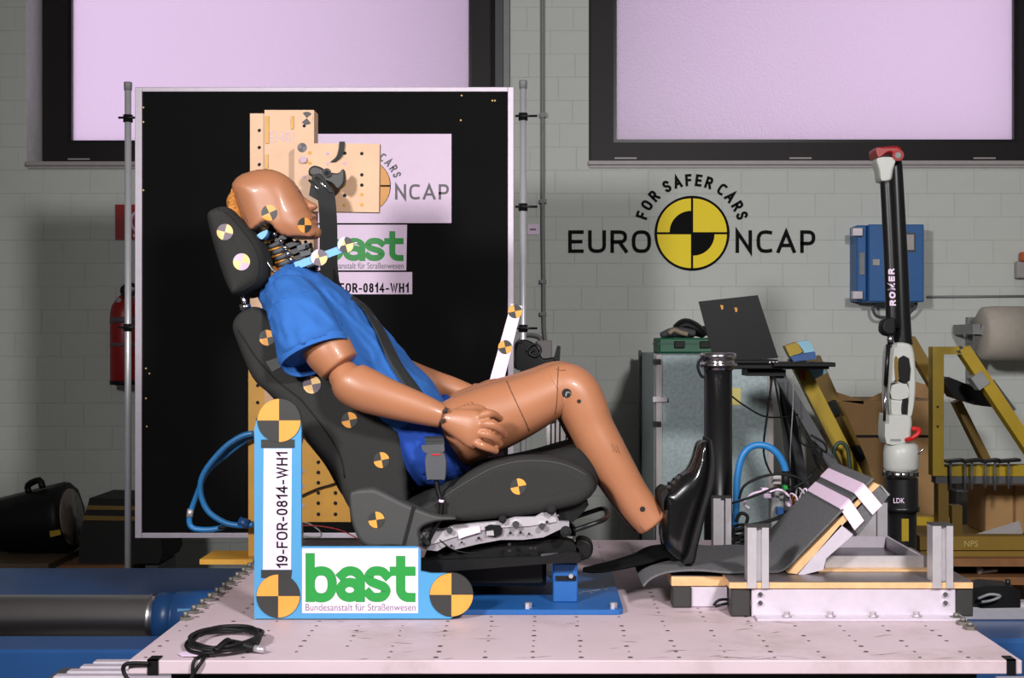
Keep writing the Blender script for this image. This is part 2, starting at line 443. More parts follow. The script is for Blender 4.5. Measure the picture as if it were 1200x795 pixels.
# ------------------------------------------------------------------ materials
BLOCK = M('painted_block', (198, 202, 197), .75, var=.03, scale=6, bump=.15, bscale=90)
MORTAR = M('painted_joint', (190, 194, 189), .85, var=.06, scale=20, bump=.2)
PLAST = M('plaster', (150, 150, 144), .85, var=.04, scale=3)
CONC = M('concrete_floor', (92, 88, 84), .7, var=.15, scale=5, bump=.2, bscale=60)
WFRAME = M('dark_window_frame', (32, 28, 29), .5, var=.05, spec=.25)
SILL = M('sill_grey', (168, 162, 162), .5, var=.04)
WHITE = M('white_print', (230, 206, 232), .5, var=.02)
BLACKP = M('black_print', (15, 14, 15), .8, var=.02, spec=.15)
GREYP = M('grey_print', (104, 100, 104), .6, var=.02)
LOGOY = M('logo_yellow', (255, 226, 0), .6, var=.01)
GREEN = M('print_green', (28, 142, 56), .5, var=.02)
TYEL = M('target_yellow', (224, 154, 66), .45, var=.03)
TDARK = M('target_dark', (46, 46, 44), .5, var=.04)
TCREAM = M('target_cream', (230, 188, 124), .45, var=.03)
TLILAC = M('target_pale', (196, 166, 186), .45, var=.03)
TGREY = M('target_grey', (98, 84, 96), .5, var=.03)
PANELB = M('black_backdrop', (9, 9, 9), .8, var=.2, scale=4, spec=.15)
ALU = M('aluminium', (206, 202, 206), .42, .6, var=.05, scale=40, bump=.05)
ALUB = M('bright_aluminium', (206, 196, 208), .5, .35, var=.04, scale=40)
STEEL = M('steel', (196, 190, 196), .35, .6, var=.08)
CHROME = M('chrome', (215, 212, 215), .2, 1., var=.02)
SKIN = M('dummy_vinyl', (163, 108, 76), .42, var=.035, scale=9, bump=.03, bscale=300, coat=.1)
SEAM = M('seam_brown', (104, 66, 44), .6, var=.05)
SHIRT = M('blue_cotton', (48, 100, 172), .85, var=.05, scale=14, bump=.25, bscale=500, spec=.2)
SHORTS = M('blue_shorts', (34, 70, 156), .85, var=.06, scale=14, bump=.25, bscale=500, spec=.2)
FABRIC = M('seat_fabric', (47, 47, 46), .9, var=.07, scale=260, bump=.3, bscale=700, spec=.2)
FABRIC2 = M('seat_fabric_dark', (34, 34, 34), .9, var=.07, scale=260, bump=.3, bscale=700, spec=.2)
PLASTIC = M('seat_plastic', (58, 59, 58), .6, var=.03, bump=.08, bscale=600)
BLACK = M('black_plastic', (13, 13, 14), .5, var=.05, spec=.25)
BLACKM = M('black_metal', (26, 26, 27), .35, .3, var=.06)
RUBBER = M('black_rubber', (15, 15, 15), .6, var=.05, spec=.3)
LEATHER = M('black_leather', (17, 17, 18), .22, var=.06, coat=.5)
BELT = M('belt_webbing', (30, 31, 32), .7, var=.05, scale=300, bump=.2, bscale=600)
POSTLIT = M('post_paint_lit', (206, 166, 132), .5, var=.07, scale=12)  # lit tone of the post's yellow paint, brightness put into the colour
YELP = M('yellow_steel', (206, 152, 56), .5, var=.09, scale=10)
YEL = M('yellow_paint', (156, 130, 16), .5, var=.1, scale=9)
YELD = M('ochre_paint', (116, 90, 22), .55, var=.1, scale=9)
LBLUE = M('light_blue_board', (72, 146, 194), .5, var=.03, scale=8)
BLUEP = M('blue_paint', (34, 92, 158), .4, var=.07, scale=8)
BLUEM = M('blue_machine', (34, 76, 130), .38, var=.06, scale=7)
BLUEBOX = M('blue_cabinet', (38, 96, 158), .45, var=.04)
HOSEB = M('blue_hose', (38, 118, 182), .4, var=.04)
PLATE = M('platform_white', (200, 180, 188), .55, var=.05, scale=5, bump=.1, bscale=40)
def grime(m, dirt, scale, lo, hi):
    nt = m.node_tree; b = nt.nodes['Principled BSDF']; src = b.inputs['Base Color'].links[0].from_socket
    n = nt.nodes.new('ShaderNodeTexNoise'); n.inputs['Scale'].default_value = scale; n.inputs['Detail'].default_value = 9; n.inputs['Roughness'].default_value = .7
    nt.links.new(nt.nodes['Texture Coordinate'].outputs['Object'], n.inputs['Vector'])
    r = nt.nodes.new('ShaderNodeMapRange'); r.inputs[1].default_value = lo; r.inputs[2].default_value = hi
    nt.links.new(n.outputs['Fac'], r.inputs[0])
    mx = nt.nodes.new('ShaderNodeMix'); mx.data_type = 'RGBA'; nt.links.new(r.outputs[0], mx.inputs['Factor'])
    nt.links.new(src, mx.inputs['A']); mx.inputs['B'].default_value = lin(dirt)+(1,); nt.links.new(mx.outputs['Result'], b.inputs['Base Color'])
grime(PLATE, (150, 132, 126), 3.2, .5, .85)
GALV = M('galvanised', (150, 164, 166), .5, .45, var=.16, scale=60)
CARPET = M('grey_carpet', (98, 98, 100), 1., var=.2, scale=220, bump=.6, bscale=400, spec=.1)
PLY = M('plywood_edge', (214, 170, 122), .6, var=.1, scale=40)
PLYTOP = M('coated_plywood', (84, 76, 74), .35, var=.12, scale=8)
WOOD = M('brown_wood', (120, 80, 44), .7, var=.16, scale=18)
CARD = M('cardboard', (150, 116, 74), .8, var=.06, scale=12)
RED = M('red_paint', (150, 18, 22), .4, var=.05)
REDB = M('bright_red', (190, 30, 30), .4, var=.05)
ARMW = M('arm_white', (184, 186, 180), .4, var=.03)
TAPE = M('pale_tape', (236, 208, 232), .55, var=.03)
GREENB = M('green_box', (22, 84, 58), .5, var=.06)
DGREY = M('dark_grey', (70, 72, 76), .55, var=.06)
MGREY = M('mid_grey', (128, 130, 130), .55, var=.06)
PAPER = M('paper_roll', (178, 170, 158), .8, var=.04)
CORK = M('cork_foam', (176, 112, 46), .9, var=.5, scale=160, bump=1., bscale=180)
LBL = M('pale_blue_metal', (104, 166, 212), .45, var=.04)

# ------------------------------------------------------------------ room
WD = 7.06            # distance of the block wall
RX, RF, RH = 4.6, -3.6, 4.3
def slab(name, lo, hi, m): return struct(MB().box(lo, hi).build(name, m))
slab('floor', (-RX, RF, -.1), (RX, WD+.35, 0), CONC)
slab('ceiling', (-RX, RF, RH), (RX, WD+.35, RH+.1), PLAST)
slab('wall_left', (-RX-.2, RF, 0), (-RX, WD+.35, RH), PLAST)
slab('wall_right', (RX, RF, 0), (RX+.2, WD+.35, RH), PLAST)
slab('wall_front', (-RX, RF-.2, 0), (RX, RF, RH), PLAST)
xw = lambda px, d=WD: (px-CX)*d/F
zw = lambda py, d=WD: CAMZ-(py-CY)*d/F
OPEN = [(xw(31), xw(598), zw(191), 3.75), (xw(690), xw(1232), zw(190), 3.75)]
wb = MB(); y0, y1 = WD+.002, WD+.34
zs = OPEN[0][2]
wb.box((-RX, y0, 0), (RX, y1, zs)); wb.box((-RX, y0, 3.75), (RX, y1, RH))
for a, b in ((-RX, OPEN[0][0]), (OPEN[0][1], OPEN[1][0]), (OPEN[1][1], RX)): wb.box((a, y0, zs), (b, y1, 3.75))
wall_back = struct(wb.build('wall_back', MORTAR))
# the painted blocks
PITCH = 27.3*WD/F; BL = .25; J = .0012
def brick_geo(mb, x0, x1, z0, z1, pr):
    b = .0014
    mb.add([(x0, WD+.008, z0), (x1, WD+.008, z0), (x1, WD+.008, z1), (x0, WD+.008, z1),
            (x0, WD-pr+b, z0), (x1, WD-pr+b, z0), (x1, WD-pr+b, z1), (x0, WD-pr+b, z1),
            (x0+b, WD-pr, z0+b), (x1-b, WD-pr, z0+b), (x1-b, WD-pr, z1-b), (x0+b, WD-pr, z1-b)],
           [(0,1,5,4), (1,2,6,5), (2,3,7,6), (3,0,4,7), (4,5,9,8), (5,6,10,9), (6,7,11,10), (7,4,8,11), (8,9,10,11)])
def bricks():
    zb = zw(336.3); k0 = -int(zb/PITCH)-1; cand = []
    for k in range(k0, int((RH-zb)/PITCH)+1):
        z0, z1 = max(zb+k*PITCH, 0)+J, min(zb+(k+1)*PITCH, RH)-J
        if z1-z0 < .02: continue
        off = (BL/2 if k % 2 else 0)+random.uniform(-.03, .03)+xw(704)
        n0 = int((-RX-off)/BL)-1
        for i in range(n0, n0+int(2*RX/BL)+3):
            segs = [(max(off+i*BL, -RX)+J, min(off+(i+1)*BL, RX)-J)]
            for ox0, ox1, oz0, oz1 in OPEN:
                if z1 > oz0+.01 and z0 < oz1-.01:
                    ns = []
                    for a, b in segs:
                        if b <= ox0 or a >= ox1: ns.append((a, b))
                        else:
                            if a < ox0-.02: ns.append((a, ox0-J))
                            if b > ox1+.02: ns.append((ox1+J, b))
                    segs = ns
            for a, b in segs:
                if b-a < .03: continue
                cand.append((a, b, z0, z1))
    def vis(c):
        a, b, z0, z1 = c; px0, px1 = CX+a*F/WD, CX+b*F/WD; py0, py1 = CY-(z1-CAMZ)*F/WD, CY-(z0-CAMZ)*F/WD
        w = min(px1, 1200)-max(px0, 0); h = min(py1, 640)-max(py0, 0)
        if w <= 2 or h <= 2: return 0
        if px0 > 162 and px1 < 598 and py0 > 105: return 0            # behind the backdrop
        if px0 > 770 and px1 < 905 and py0 > 420: return 0            # behind the metal cabinet
        if py0 > 480 and 300 < px0: return 1+w*h*.1
        return w*h
    cand.sort(key=vis, reverse=True)
    rest = MB(); cache = {}
    for i, (a, b, z0, z1) in enumerate(cand):
        pr = random.choice((0., .0006, .0012))
        if i < 300 and vis((a, b, z0, z1)) > 0:
            key = (round(b-a, 3), round(z1-z0, 3), pr); c = Vector(((a+b)/2, WD, z0))
            if key not in cache:
                mb = MB(); brick_geo(mb, -(b-a)/2, (b-a)/2, 0, z1-z0, pr)
                for v in mb.v: v.y -= WD
                me = bpy.data.meshes.new('brick'); me.from_pydata(mb.v, [], mb.f); me.materials.append(BLOCK); cache[key] = me
            o = bpy.data.objects.new('brick', cache[key]); COL.objects.link(o); o.parent = wall_back
            o.location = c-Vector(wall_back.location)
        else: brick_geo(rest, a, b, z0, z1, pr)
    stuff(rest.build('brick_field', BLOCK, wall_back, fixn=False))
bricks()
# frosted window panes
def frost():
    m = bpy.data.materials.new('frosted_glass'); m.use_nodes = True; nt = m.node_tree
    out = nt.nodes['Material Output']; nt.nodes.remove(nt.nodes['Principled BSDF'])
    tr = nt.nodes.new('ShaderNodeBsdfTranslucent'); tr.inputs[0].default_value = (.95, .92, .96, 1)
    gl = nt.nodes.new('ShaderNodeBsdfGlossy'); gl.inputs['Roughness'].default_value = .35
    mx = nt.nodes.new('ShaderNodeMixShader'); mx.inputs[0].default_value = .04
    n = nt.nodes.new('ShaderNodeTexNoise'); n.inputs['Scale'].default_value = 90; n.inputs['Detail'].default_value = 2
    tc = nt.nodes.new('ShaderNodeTexCoord'); nt.links.new(tc.outputs['Object'], n.inputs['Vector'])
    bp = nt.nodes.new('ShaderNodeBump'); bp.inputs['Strength'].default_value = .5; bp.inputs['Distance'].default_value = .004
    nt.links.new(n.outputs['Fac'], bp.inputs['Height'])
    nt.links.new(bp.outputs['Normal'], tr.inputs['Normal']); nt.links.new(bp.outputs['Normal'], gl.inputs['Normal'])
    nt.links.new(tr.outputs[0], mx.inputs[1]); nt.links.new(gl.outputs[0], mx.inputs[2]); nt.links.new(mx.outputs[0], out.inputs[0])
    return m
FROST = frost()
def window(name, px0, px1, py1, gx0, gx1, gy1, reveal):
    D = WD+reveal; x0, x1, z0, z1 = xw(px0, D), xw(px1, D), zw(py1, D), 3.74
    a, b, c = xw(gx0, D), xw(gx1, D), zw(gy1, D); e = 3.63
    w = struct(thing(name, ((x0+x1)/2, D, z0), '', '')); del w['label']; del w['category']
    fr = MB(); fr.box((x0, D, z0), (a, D+.07, z1)).box((b, D, z0), (x1, D+.07, z1)).box((a, D, z0), (b, D+.07, c)).box((a, D, e), (b, D+.07, z1))
    fr.build('window_frame', WFRAME, w)
    g = .018   # inner glazing bead
    MB().box((a, D+.012, c), (a+g, D+.05, e)).box((b-g, D+.012, c), (b, D+.05, e)).box((a+g, D+.012, c), (b-g, D+.05, c+g)).box((a+g, D+.012, e-g), (b-g, D+.05, e)).build('glazing_bead', BLACKM, w)
    MB().box((a, D+.04, c), (b, D+.046, e)).build('pane', FROST, w)
    for q in (.08, .46, .86): MB().box((x0+(x1-x0)*q-.06, D-.004, z0+.012), (x0+(x1-x0)*q+.06, D, z0+.02)).build('drain_cap', SILL, w)
    return w
w1 = window('window_1', 50, 581, 190, 79, 553, 168, .2)
w2 = window('window_2', 690, 1229, 189, 719, 1193, 167, .05)
def sill(n, a, b, t):
    x0, x1 = xw(a), xw(b); o = MB()
    o.box((x0, WD-.03, zw(t+5)), (x1, WD+.25, zw(t)), 0, .004).box((x0+.01, WD-.012, zw(t+8)), (x1-.01, WD+.02, zw(t+5)))
    return struct(o.build(n, SILL))
slab('added_shade_pier', (-.40, WD+.345, 0), (.42, WD+1.6, RH+.3), M('shade_pier_grey', (64, 68, 64), .9, var=.05))  # unseen pier added outside to shade the inner ends of both panes
sill('trim_1', 32, 600, 190); sill('trim_2', 689, 1240, 189)
struct(MB().box((xw(580), WD+.05, zs), (xw(590), WD+.28, 3.75)).build('trim_3', DGREY))
struct(MB().box((xw(590), WD+.03, zs), (xw(598), WD+.28, 3.75)).build('trim_4', MGREY))

# logo painted on the wall
def wall_logo():
    d = WD-.006; g = thing('wall_logo', P(811, 318, d), 'round yellow and black quadrant emblem between large dark letters on the block wall', 'logo')
    stroke_text(MB(), 'EURO', 666, 270, 763, 296.5, d, 4.1, .2).build('lettering', BLACKP, g, fixn=False)
    stroke_text(MB(), 'NCAP', 862, 270, 955.5, 296.5, d, 4.1, .2).build('lettering', BLACKP, g, fixn=False)
    for wd, a0, a1 in (('FOR', -164.5, -131.5), ('SAFER', -122.5, -67), ('CARS', -60, -15)):
        stroke_arc(MB(), wd, 811, 273, 55, 14, 2.9, a0, a1, d, .68).build('arched_lettering', BLACKP, g, fixn=False)
    disc(MB(), 811, 273.5, 44, d, n=64).build('black_disc', BLACKP, g, fixn=False)
    q = MB()
    for k in range(4):
        a = k*90; ox = 1.3*(1 if k in (0, 3) else -1); oy = -1.3*(1 if k in (0, 1) else -1)
        disc(q, 811+ox, 273.5+oy, 39.5, d-.001, 0, a, a+90, r0=(0 if k in (0, 2) else 25), n=64)
    q.build('yellow_quadrants', LOGOY, g, fixn=False)
wall_logo()

# ------------------------------------------------------------------ test platform
PZ = .75; HC = CAMZ-PZ
pf = thing('test_platform', (.07, 3.5, 0), 'pale steel test platform with drilled holes carrying the car seat', 'platform')
PX0, PX1, PY0, PY1 = -.845, .985, 2.69, 4.32
bevel(MB().box((PX0, PY0, PZ-.028), (PX1, PY1, PZ)).build('top_plate', PLATE, pf), .002)
u = MB().box((PX0+.06, PY0+.1, PZ-.16), (PX1-.06, PY1-.05, PZ-.03)); u.build('under_frame', BLACKM, pf)
for sx in (PX0+.2, PX1-.2):
    for sy in (PY0+.3, PY1-.3): MB().box((sx-.06, sy-.06, 0), (sx+.06, sy+.06, PZ-.161)).build('leg', BLACKM, pf)
hm = MB(); HOLE = M('hole_dark', (64, 50, 44), .8, var=.3, scale=60)
for i in range(-9, 10):
    for k in range(0, 32):
        x = .084+.1*i; y = 2.715+.05*k
        if not (PX0+.02 < x < PX1-.02) or y > PY1-.03 or random.random() < .16: continue
        r = random.uniform(.0028, .0062); n = 8; x += random.uniform(-.002, .002)
        hm.add([(x+r*math.cos(6.283*j/n), y+r*math.sin(6.283*j/n), PZ+.0005) for j in range(n)], [tuple(range(n))])
stuff(hm.build('drilled_holes', HOLE, pf, fixn=False))
sc = MB()
for k in range(46):     # scratches and chips in the paint
    x = random.uniform(PX0+.05, PX1-.08); y = random.uniform(2.71, 3.2) if k < 34 else random.uniform(2.7, 2.72); L = random.uniform(.008, .04); a = random.uniform(-.5, .5); t = random.uniform(.0007, .002)
    c = Vector((x, y, PZ+.0006)); u_ = Vector((math.cos(a), math.sin(a), 0)); v_ = Vector((-math.sin(a), math.cos(a), 0))
    sc.add([c-u_*L-v_*t*.2, c-u_*L*.3-v_*t, c+u_*L, c+u_*L*.2+v_*t], [(0, 1, 2, 3)])
stuff(sc.build('paint_scratches', M('scratch_brown', (128, 104, 98), .8, var=.4, scale=90), pf, fixn=False))
for k in range(13):
    y = 3.08+.075*k; mb = MB(); x = PX0+.012
    mb.cyl((x, y, PZ), (x, y, PZ+.008), .014, 6, smooth=False).cyl((x, y, PZ+.008), (x, y, PZ+.02), .006, 8); mb.build('edge_bolt', M('edge_bolt_grey', (120, 116, 110), .5, .5, var=.2), pf)
for k in range(6):
    y = 2.98+.05*k; x = PX1-.012; mb = MB()
    mb.cyl((x, y, PZ), (x, y, PZ+.008), .016, 6, smooth=False).cyl((x, y, PZ+.008), (x, y, PZ+.016), .007, 8); mb.build('edge_bolt', M('edge_bolt_grey', (120, 116, 110), .5, .5, var=.2), pf)
for x, w in ((-.794, .011), (.962, .009)):
    mb = MB().box((x-w, PY0-.004, PZ-.03), (x+w, PY0, PZ+.003)).box((x-w, PY0-.004, PZ), (x+w, PY0+.03, PZ+.003)); mb.build('edge_strap', BLACK, pf)

# coiled cable near the front edge
def coil(cx, cy, rx, ry, turns, r, z, seed):
    rnd = random.Random(seed); pts = []
    for i in range(turns*16+1):
        a = 2*math.pi*i/16; k = 1+.12*math.sin(i*.37+seed)*rnd.uniform(.5, 1); t = i/(turns*16)
        pts.append((cx+rx*k*math.cos(a)+.004*math.sin(i*1.3), cy+ry*k*math.sin(a), z+r+.010*abs(math.sin(a*.5+i*.11))+t*.012))
    return pts
d = 1007/357; cc = P(262, 757, d)
cb = thing('coiled_cable', (cc.x, d, PZ), 'coil of black cable with a pale tag lying on the platform corner', 'cable')
pts = coil(cc.x, d, .072, .105, 4, .0042, PZ, 3)
MB().tube(pts, .0042, 6, 2).build('cable_loops', RUBBER, cb)
MB().tube([pts[-1], (cc.x+.04, d-.08, PZ+.012), (cc.x-.005, PY0+.03, PZ+.008), (cc.x-.012, PY0-.006, PZ-.002), (cc.x-.03, PY0-.008, PZ-.03), (cc.x-.05, PY0-.006, PZ-.07)], .0042, 6).build('cable_tail', RUBBER, cb)
MB().tube([(cc.x+.03, d-.06, PZ+.02), (cc.x+.055, d-.07, PZ+.018), (cc.x+.082, d-.075, PZ+.012)], .008, 8).build('connector_boot', RUBBER, cb)
MB().cyl((cc.x+.082, d-.075, PZ+.012), (cc.x+.105, d-.078, PZ+.008), .007, 10).build('connector', STEEL, cb)
MB().tube([(cc.x+.012, d-.12, PZ+.016), (cc.x+.03, d-.09, PZ+.03), (cc.x+.03, d-.06, PZ+.01)], .008, 6).build('cable_tie', BLACK, cb)
MB().prism([(cc.x-.075, d-.085, PZ+.003), (cc.x-.06, d-.108, PZ+.003), (cc.x-.03, d-.108, PZ+.003), (cc.x-.012, d-.085, PZ+.003), (cc.x-.02, d-.06, PZ+.003), (cc.x-.06, d-.065, PZ+.003)], (0, 0, .0012)).build('tag', WHITE, cb)
b = MB().tube([(-.69, PY0+.04, PZ+.005), (-.70, PY0+.01, PZ+.006), (-.71, PY0-.007, PZ-.004), (-.712, PY0-.007, PZ-.05), (-.72, PY0-.004, PZ-.09)], .004, 6)
tag(b.build('short_cable', RUBBER), 'short black cable hooked over the front edge of the pale platform', 'cable')
b = MB().tube([(-.80, PY0-.008, PZ-.004), (-.843, PY0-.01, PZ-.004), (-.852, PY0-.008, PZ-.02), (-.83, PY0-.012, PZ-.045), (-.78, PY0-.012, PZ-.05), (-.70, PY0-.01, PZ-.05), (-.66, PY0-.006, PZ-.09)], .0045, 6)
tag(b.build('looped_cable', RUBBER), 'black cable looped round the front corner of the pale platform', 'cable')

# ------------------------------------------------------------------ sled machinery left and right
bm_ = thing('sled_beam', (-1.4, 4.65, 0), 'broad blue steel sled beam running behind the chrome cylinder', 'beam')
MB().box((-2.6, 4.35, .40), (-.2, 4.94, .552), 0, .012).build('beam', BLUEM, bm_)
for x in (-2.2, -1.0, -.4): MB().box((x-.1, 4.45, 0), (x+.1, 4.85, .401)).build('foot', BLACKM, bm_)
hc = thing('hydraulic_cylinder', (-1.2, 3.9, 0), 'polished chrome hydraulic cylinder with a blue end collar', 'cylinder')
cz = P(0, 724, 3.9).z
MB().lathe((-2.4, 3.9, cz), (1, 0, 0), [(0, .066), (1.24, .066), (1.243, .069), (1.255, .069), (1.258, .062), (1.27, .062)], 40).build('piston_rod', M('piston_chrome', (222, 218, 222), .33, 1., var=.02), hc)
MB().lathe((-1.135, 3.9, cz), (1, 0, 0), [(0, .066), (0, .073), (.05, .076), (.052, .073), (.056, .076), (.13, .08), (.2, .08), (.2, .05)], 40).build('end_collar', BLUEM, hc)
MB().box((-1.06, 3.83, cz-.02), (-1.02, 3.845, cz+.04)).build('name_plate', LBL, hc)
MB().box((-1.09, 3.85, 0), (-.97, 3.95, cz-.06)).build('support', BLACKM, hc)
MB().box((-2.35, 3.85, 0), (-2.2, 3.95, cz-.06)).build('support', BLACKM, hc)
lb = thing('lower_beam', (-1.6, 3.55, 0), 'blue steel beam in front of the chrome cylinder', 'beam')
MB().box((-2.5, 3.45, .47), (-.7, 3.62, P(0, 757, 3.5).z), 0, .008).build('beam', BLUEM, lb)
for x in (-2.3, -.95): MB().box((x-.06, 3.48, 0), (x+.06, 3.6, .471)).build('foot', BLACKM, lb)
MB().box((-2.4, 3.63, .40), (-.9, 3.82, .47)).build('oil_tray', BLACK, lb)
rb = thing('ribbed_cover', (-1.06, 3.0, 0), 'pale ribbed metal track cover beside the platform corner', 'cover')
for k in range(7):
    y = 2.86+.045*k; z = P(0, 780, 3.1).z
    xa = xw(22, 2.9)-.01*(6-k)*0-.0-.025*(0 if k > 5 else 0)
    MB().box((xw(18+8*k, 2.9), y, z-.03), (-.80, y+.033, z), 0, .005).build('rib', ALUB, rb)
MB().box((xw(18, 2.9), 2.85, 0), (-.82, 3.19, z-.028)).build('base', DGREY, rb)
rr = thing('guide_rail', (1.5, 3.6, 0), 'silver guide rail on a blue block beyond the platform corner', 'rail')
MB().box((1.0, 3.3, .45), (2.4, 3.75, .655), 0, .01).build('block', BLUEM, rr)
MB().box((1.0, 3.52, .655), (2.4, 3.6, .69), 0, .004).box((1.0, 3.54, .69), (2.4, 3.58, .70)).build('rail', ALU, rr)
MB().box((1.1, 3.35, 0), (1.3, 3.7, .451)).build('foot', BLACKM, rr); MB().box((2.1, 3.35, 0), (2.3, 3.7, .451)).build('foot', BLACKM, rr)
fr = thing('corner_profile', (1.2, 2.85, 0), 'pale metal profile below the right platform corner', 'profile')
MB().box((1.0, 2.78, .60), (1.9, 2.9, .665), 0, .004).build('profile', ALUB, fr); MB().box((1.1, 2.8, 0), (1.2, 2.88, .601)).build('foot', BLACKM, fr); MB().box((1.7, 2.8, 0), (1.8, 2.88, .601)).build('foot', BLACKM, fr)
# black clamp resting on the rail
ck = thing('toggle_clamp', (1.28, 3.56, .70), 'black clamp block lying on the silver guide rail', 'clamp')
MB().prism(wpl('1140,708 1140,690 1160,686 1188,688 1196,693 1196,712 1150,713', 3.52), (0, .09, 0)).build('body', BLACK, ck)
MB().tube(wpl('1146,702 1160,697 1172,699 1162,704 1150,706', 3.5), .004, 6).build('lever', MGREY, ck)
a_ = P(1181, 687, 3.56); MB().cyl(a_, a_+Vector((0, 0, .018)), .007, 10).build('knob', BLACKM, ck)

# ------------------------------------------------------------------ blue base plate under the seat
bp = thing('seat_base_plate', (-.05, 3.4, PZ), 'blue steel plate with bracket holding the car seat to the platform', 'plate')
def rrect(x0, y0, x1, y1, r, z, n=5):
    out = []
    for cx, cy, a0 in ((x1-r, y1-r, 0), (x0+r, y1-r, 90), (x0+r, y0+r, 180), (x1-r, y0+r, 270)):
        for i in range(n+1):
            a = math.radians(a0+90*i/n); out.append((cx+r*math.cos(a), cy+r*math.sin(a), z))
    return out
MB().prism(rrect(-.44, 3.135, .197, 3.66, .02, PZ+.001), (0, 0, .012)).build('plate', BLUEP, bp)
for px, pyy in ((619, 710), (719, 710)):
    q = P(px, pyy, 3.16); q.z = PZ+.013; MB().cyl(q, q+Vector((0, 0, .012)), .009, 6, smooth=False).build('bolt', STEEL, bp)
x0, x1 = xw(648, 3.22), xw(677, 3.22)
br = MB().box((x0, 3.22, PZ+.013), (x1, 3.29, zw(661, 3.22)), 0, .003).build('front_bracket', BLUEP, bp)
MB().box((x0+.006, 3.214, zw(680, 3.22)), (x1-.004, 3.2195, zw(675, 3.22))).build('slot', BLACKM, bp)
q = P(669, 675, 3.21); MB().cyl(q, q+Vector((0, -.008, 0)), .006, 6, smooth=False).build('bolt', STEEL, bp)
MB().box((x0, 3.54, PZ+.013), (x1, 3.61, zw(661, 3.22))).build('rear_bracket', BLUEP, bp)
MB().box((-.42, 3.22, PZ+.013), (-.35, 3.60, PZ+.045)).build('cross_bar', BLUEP, bp)
wm = MB()
for k in range(4):
    wm.tube([(.095+.02*k, 3.33+.025*k, PZ+.0135), (.11+.02*k, 3.36+.01*k, PZ+.0135), (.13+.012*k, 3.34+.03*k, PZ+.0135)], .0015, 4, 3)
stuff(wm.build('worn_scratches', MGREY, bp))

# ------------------------------------------------------------------ car seat
SY0, SY1 = 3.15, 3.69
seat = thing('car_seat', (-.15, 3.42, PZ+.02), 'dark grey fabric car seat with quadrant stickers carrying the dummy', 'car seat')
bol = '280,367 290,362 301,361 330,384 365,420 400,455 435,480 462,500 474,516 478,540 479,566 479,592 455,612 420,606 404,588 389,553 362,520 341,490 323,469 298,447 285,421 276,398 272,386 273,376'
back = MB().puff(bol, SY0+.085, SY0+.20, .03, sub=4).build('side_bolster', FABRIC, seat)
MB().puff(bol, SY1-.20, SY1-.085, .03, sub=4).build('side_bolster', FABRIC, seat)
mid = '284,372 296,368 312,384 336,420 364,456 402,500 430,540 446,580 452,606 424,606 400,580 380,545 352,510 322,470 298,445 286,420 278,392'
MB().puff(mid, SY0+.15, SY1-.15, .02, sub=4).build('backrest_centre', FABRIC2, seat)
tb = bvh(back)
sm = MB(); pts = []
for x, y in catmull(pl('279,386 290,404 304,424 322,444 341,459 354,470 372,492 389,515 400,538 404,560'), 3):
    p = onto(tb, x, y, .0005, SY0)
    pts.append(p)
sm.tube(pts, .0022, 6, 1).build('seam_piping', FABRIC2, seat)
pch = MB(); g = [onto(tb, x, y, .002, SY0) for x, y in pl('311,424 329,418 334,428 319,436')]
pch.add(g, [(0, 1, 2, 3)]).build('patch', PLASTIC, seat)
for x, y, r, e, mt in ((313, 396, 9.3, 1, 'o'), (365.5, 451, 10.5, 1, 'l'), (409.5, 492.5, 9.3, 1, 'o'), (447, 539.5, 9.3, 1, 'o')):
    sticker(seat, tb, x, y, r, math.radians(-12), [TDARK if mt == 'o' else TGREY, TYEL if mt == 'o' else TCREAM], full=mt == 'l')
# cushion
cush = '491,597 518,578 546,557 573,543.5 603,537 633,536 658,539 680,548 692,557 697,568 695,579 682,590 663,596 621,604 576,609 534,611 500,602'
cu1 = MB().puff(cush, SY0, SY0+.12, .028, sub=4).build('cushion_bolster', FABRIC, seat)
MB().puff(cush, SY1-.12, SY1, .028, sub=4).build('cushion_bolster', FABRIC, seat)
MB().puff('470,590 500,578 540,556 580,548 620,540 655,530 676,526 690,535 699,550 701,566 696,579 680,590 621,603 560,608 500,606', SY0+.09, SY1-.09, .03, sub=4, dref=3.25).build('cushion_centre', FABRIC2, seat)
tcu = bvh(cu1)
sticker(seat, tcu, 607.5, 570.5, 9.5, math.radians(-12), [TDARK, TYEL])
pts = [onto(tcu, x, y, .0004, SY0) for x, y in catmull(pl('508,592 530,576 556,560 580,548 606,541.5 634,540.5 658,544 676,551 688,558'), 3)]
MB().tube(pts, .0018, 6, 1).build('seam_piping', PLASTIC, seat)
# recliner side cover
cov = MB().puff('409,582 416,574.5 431,572 444,574 477,590.5 510,603.5 530,605.5 533,609 510,612 492,621 490,640 460,641 428,641 413,616', 3.105, 3.16, .012, sub=4).build('side_cover', PLASTIC, seat)
tc_ = bvh(cov); sticker(seat, tc_, 441, 609.5, 9.6, math.radians(-8), [TDARK, TYEL])
MB().bar(P(485, 594, 3.106), P(473, 640, 3.106), .009, .004).build('cover_strap', FABRIC2, seat)
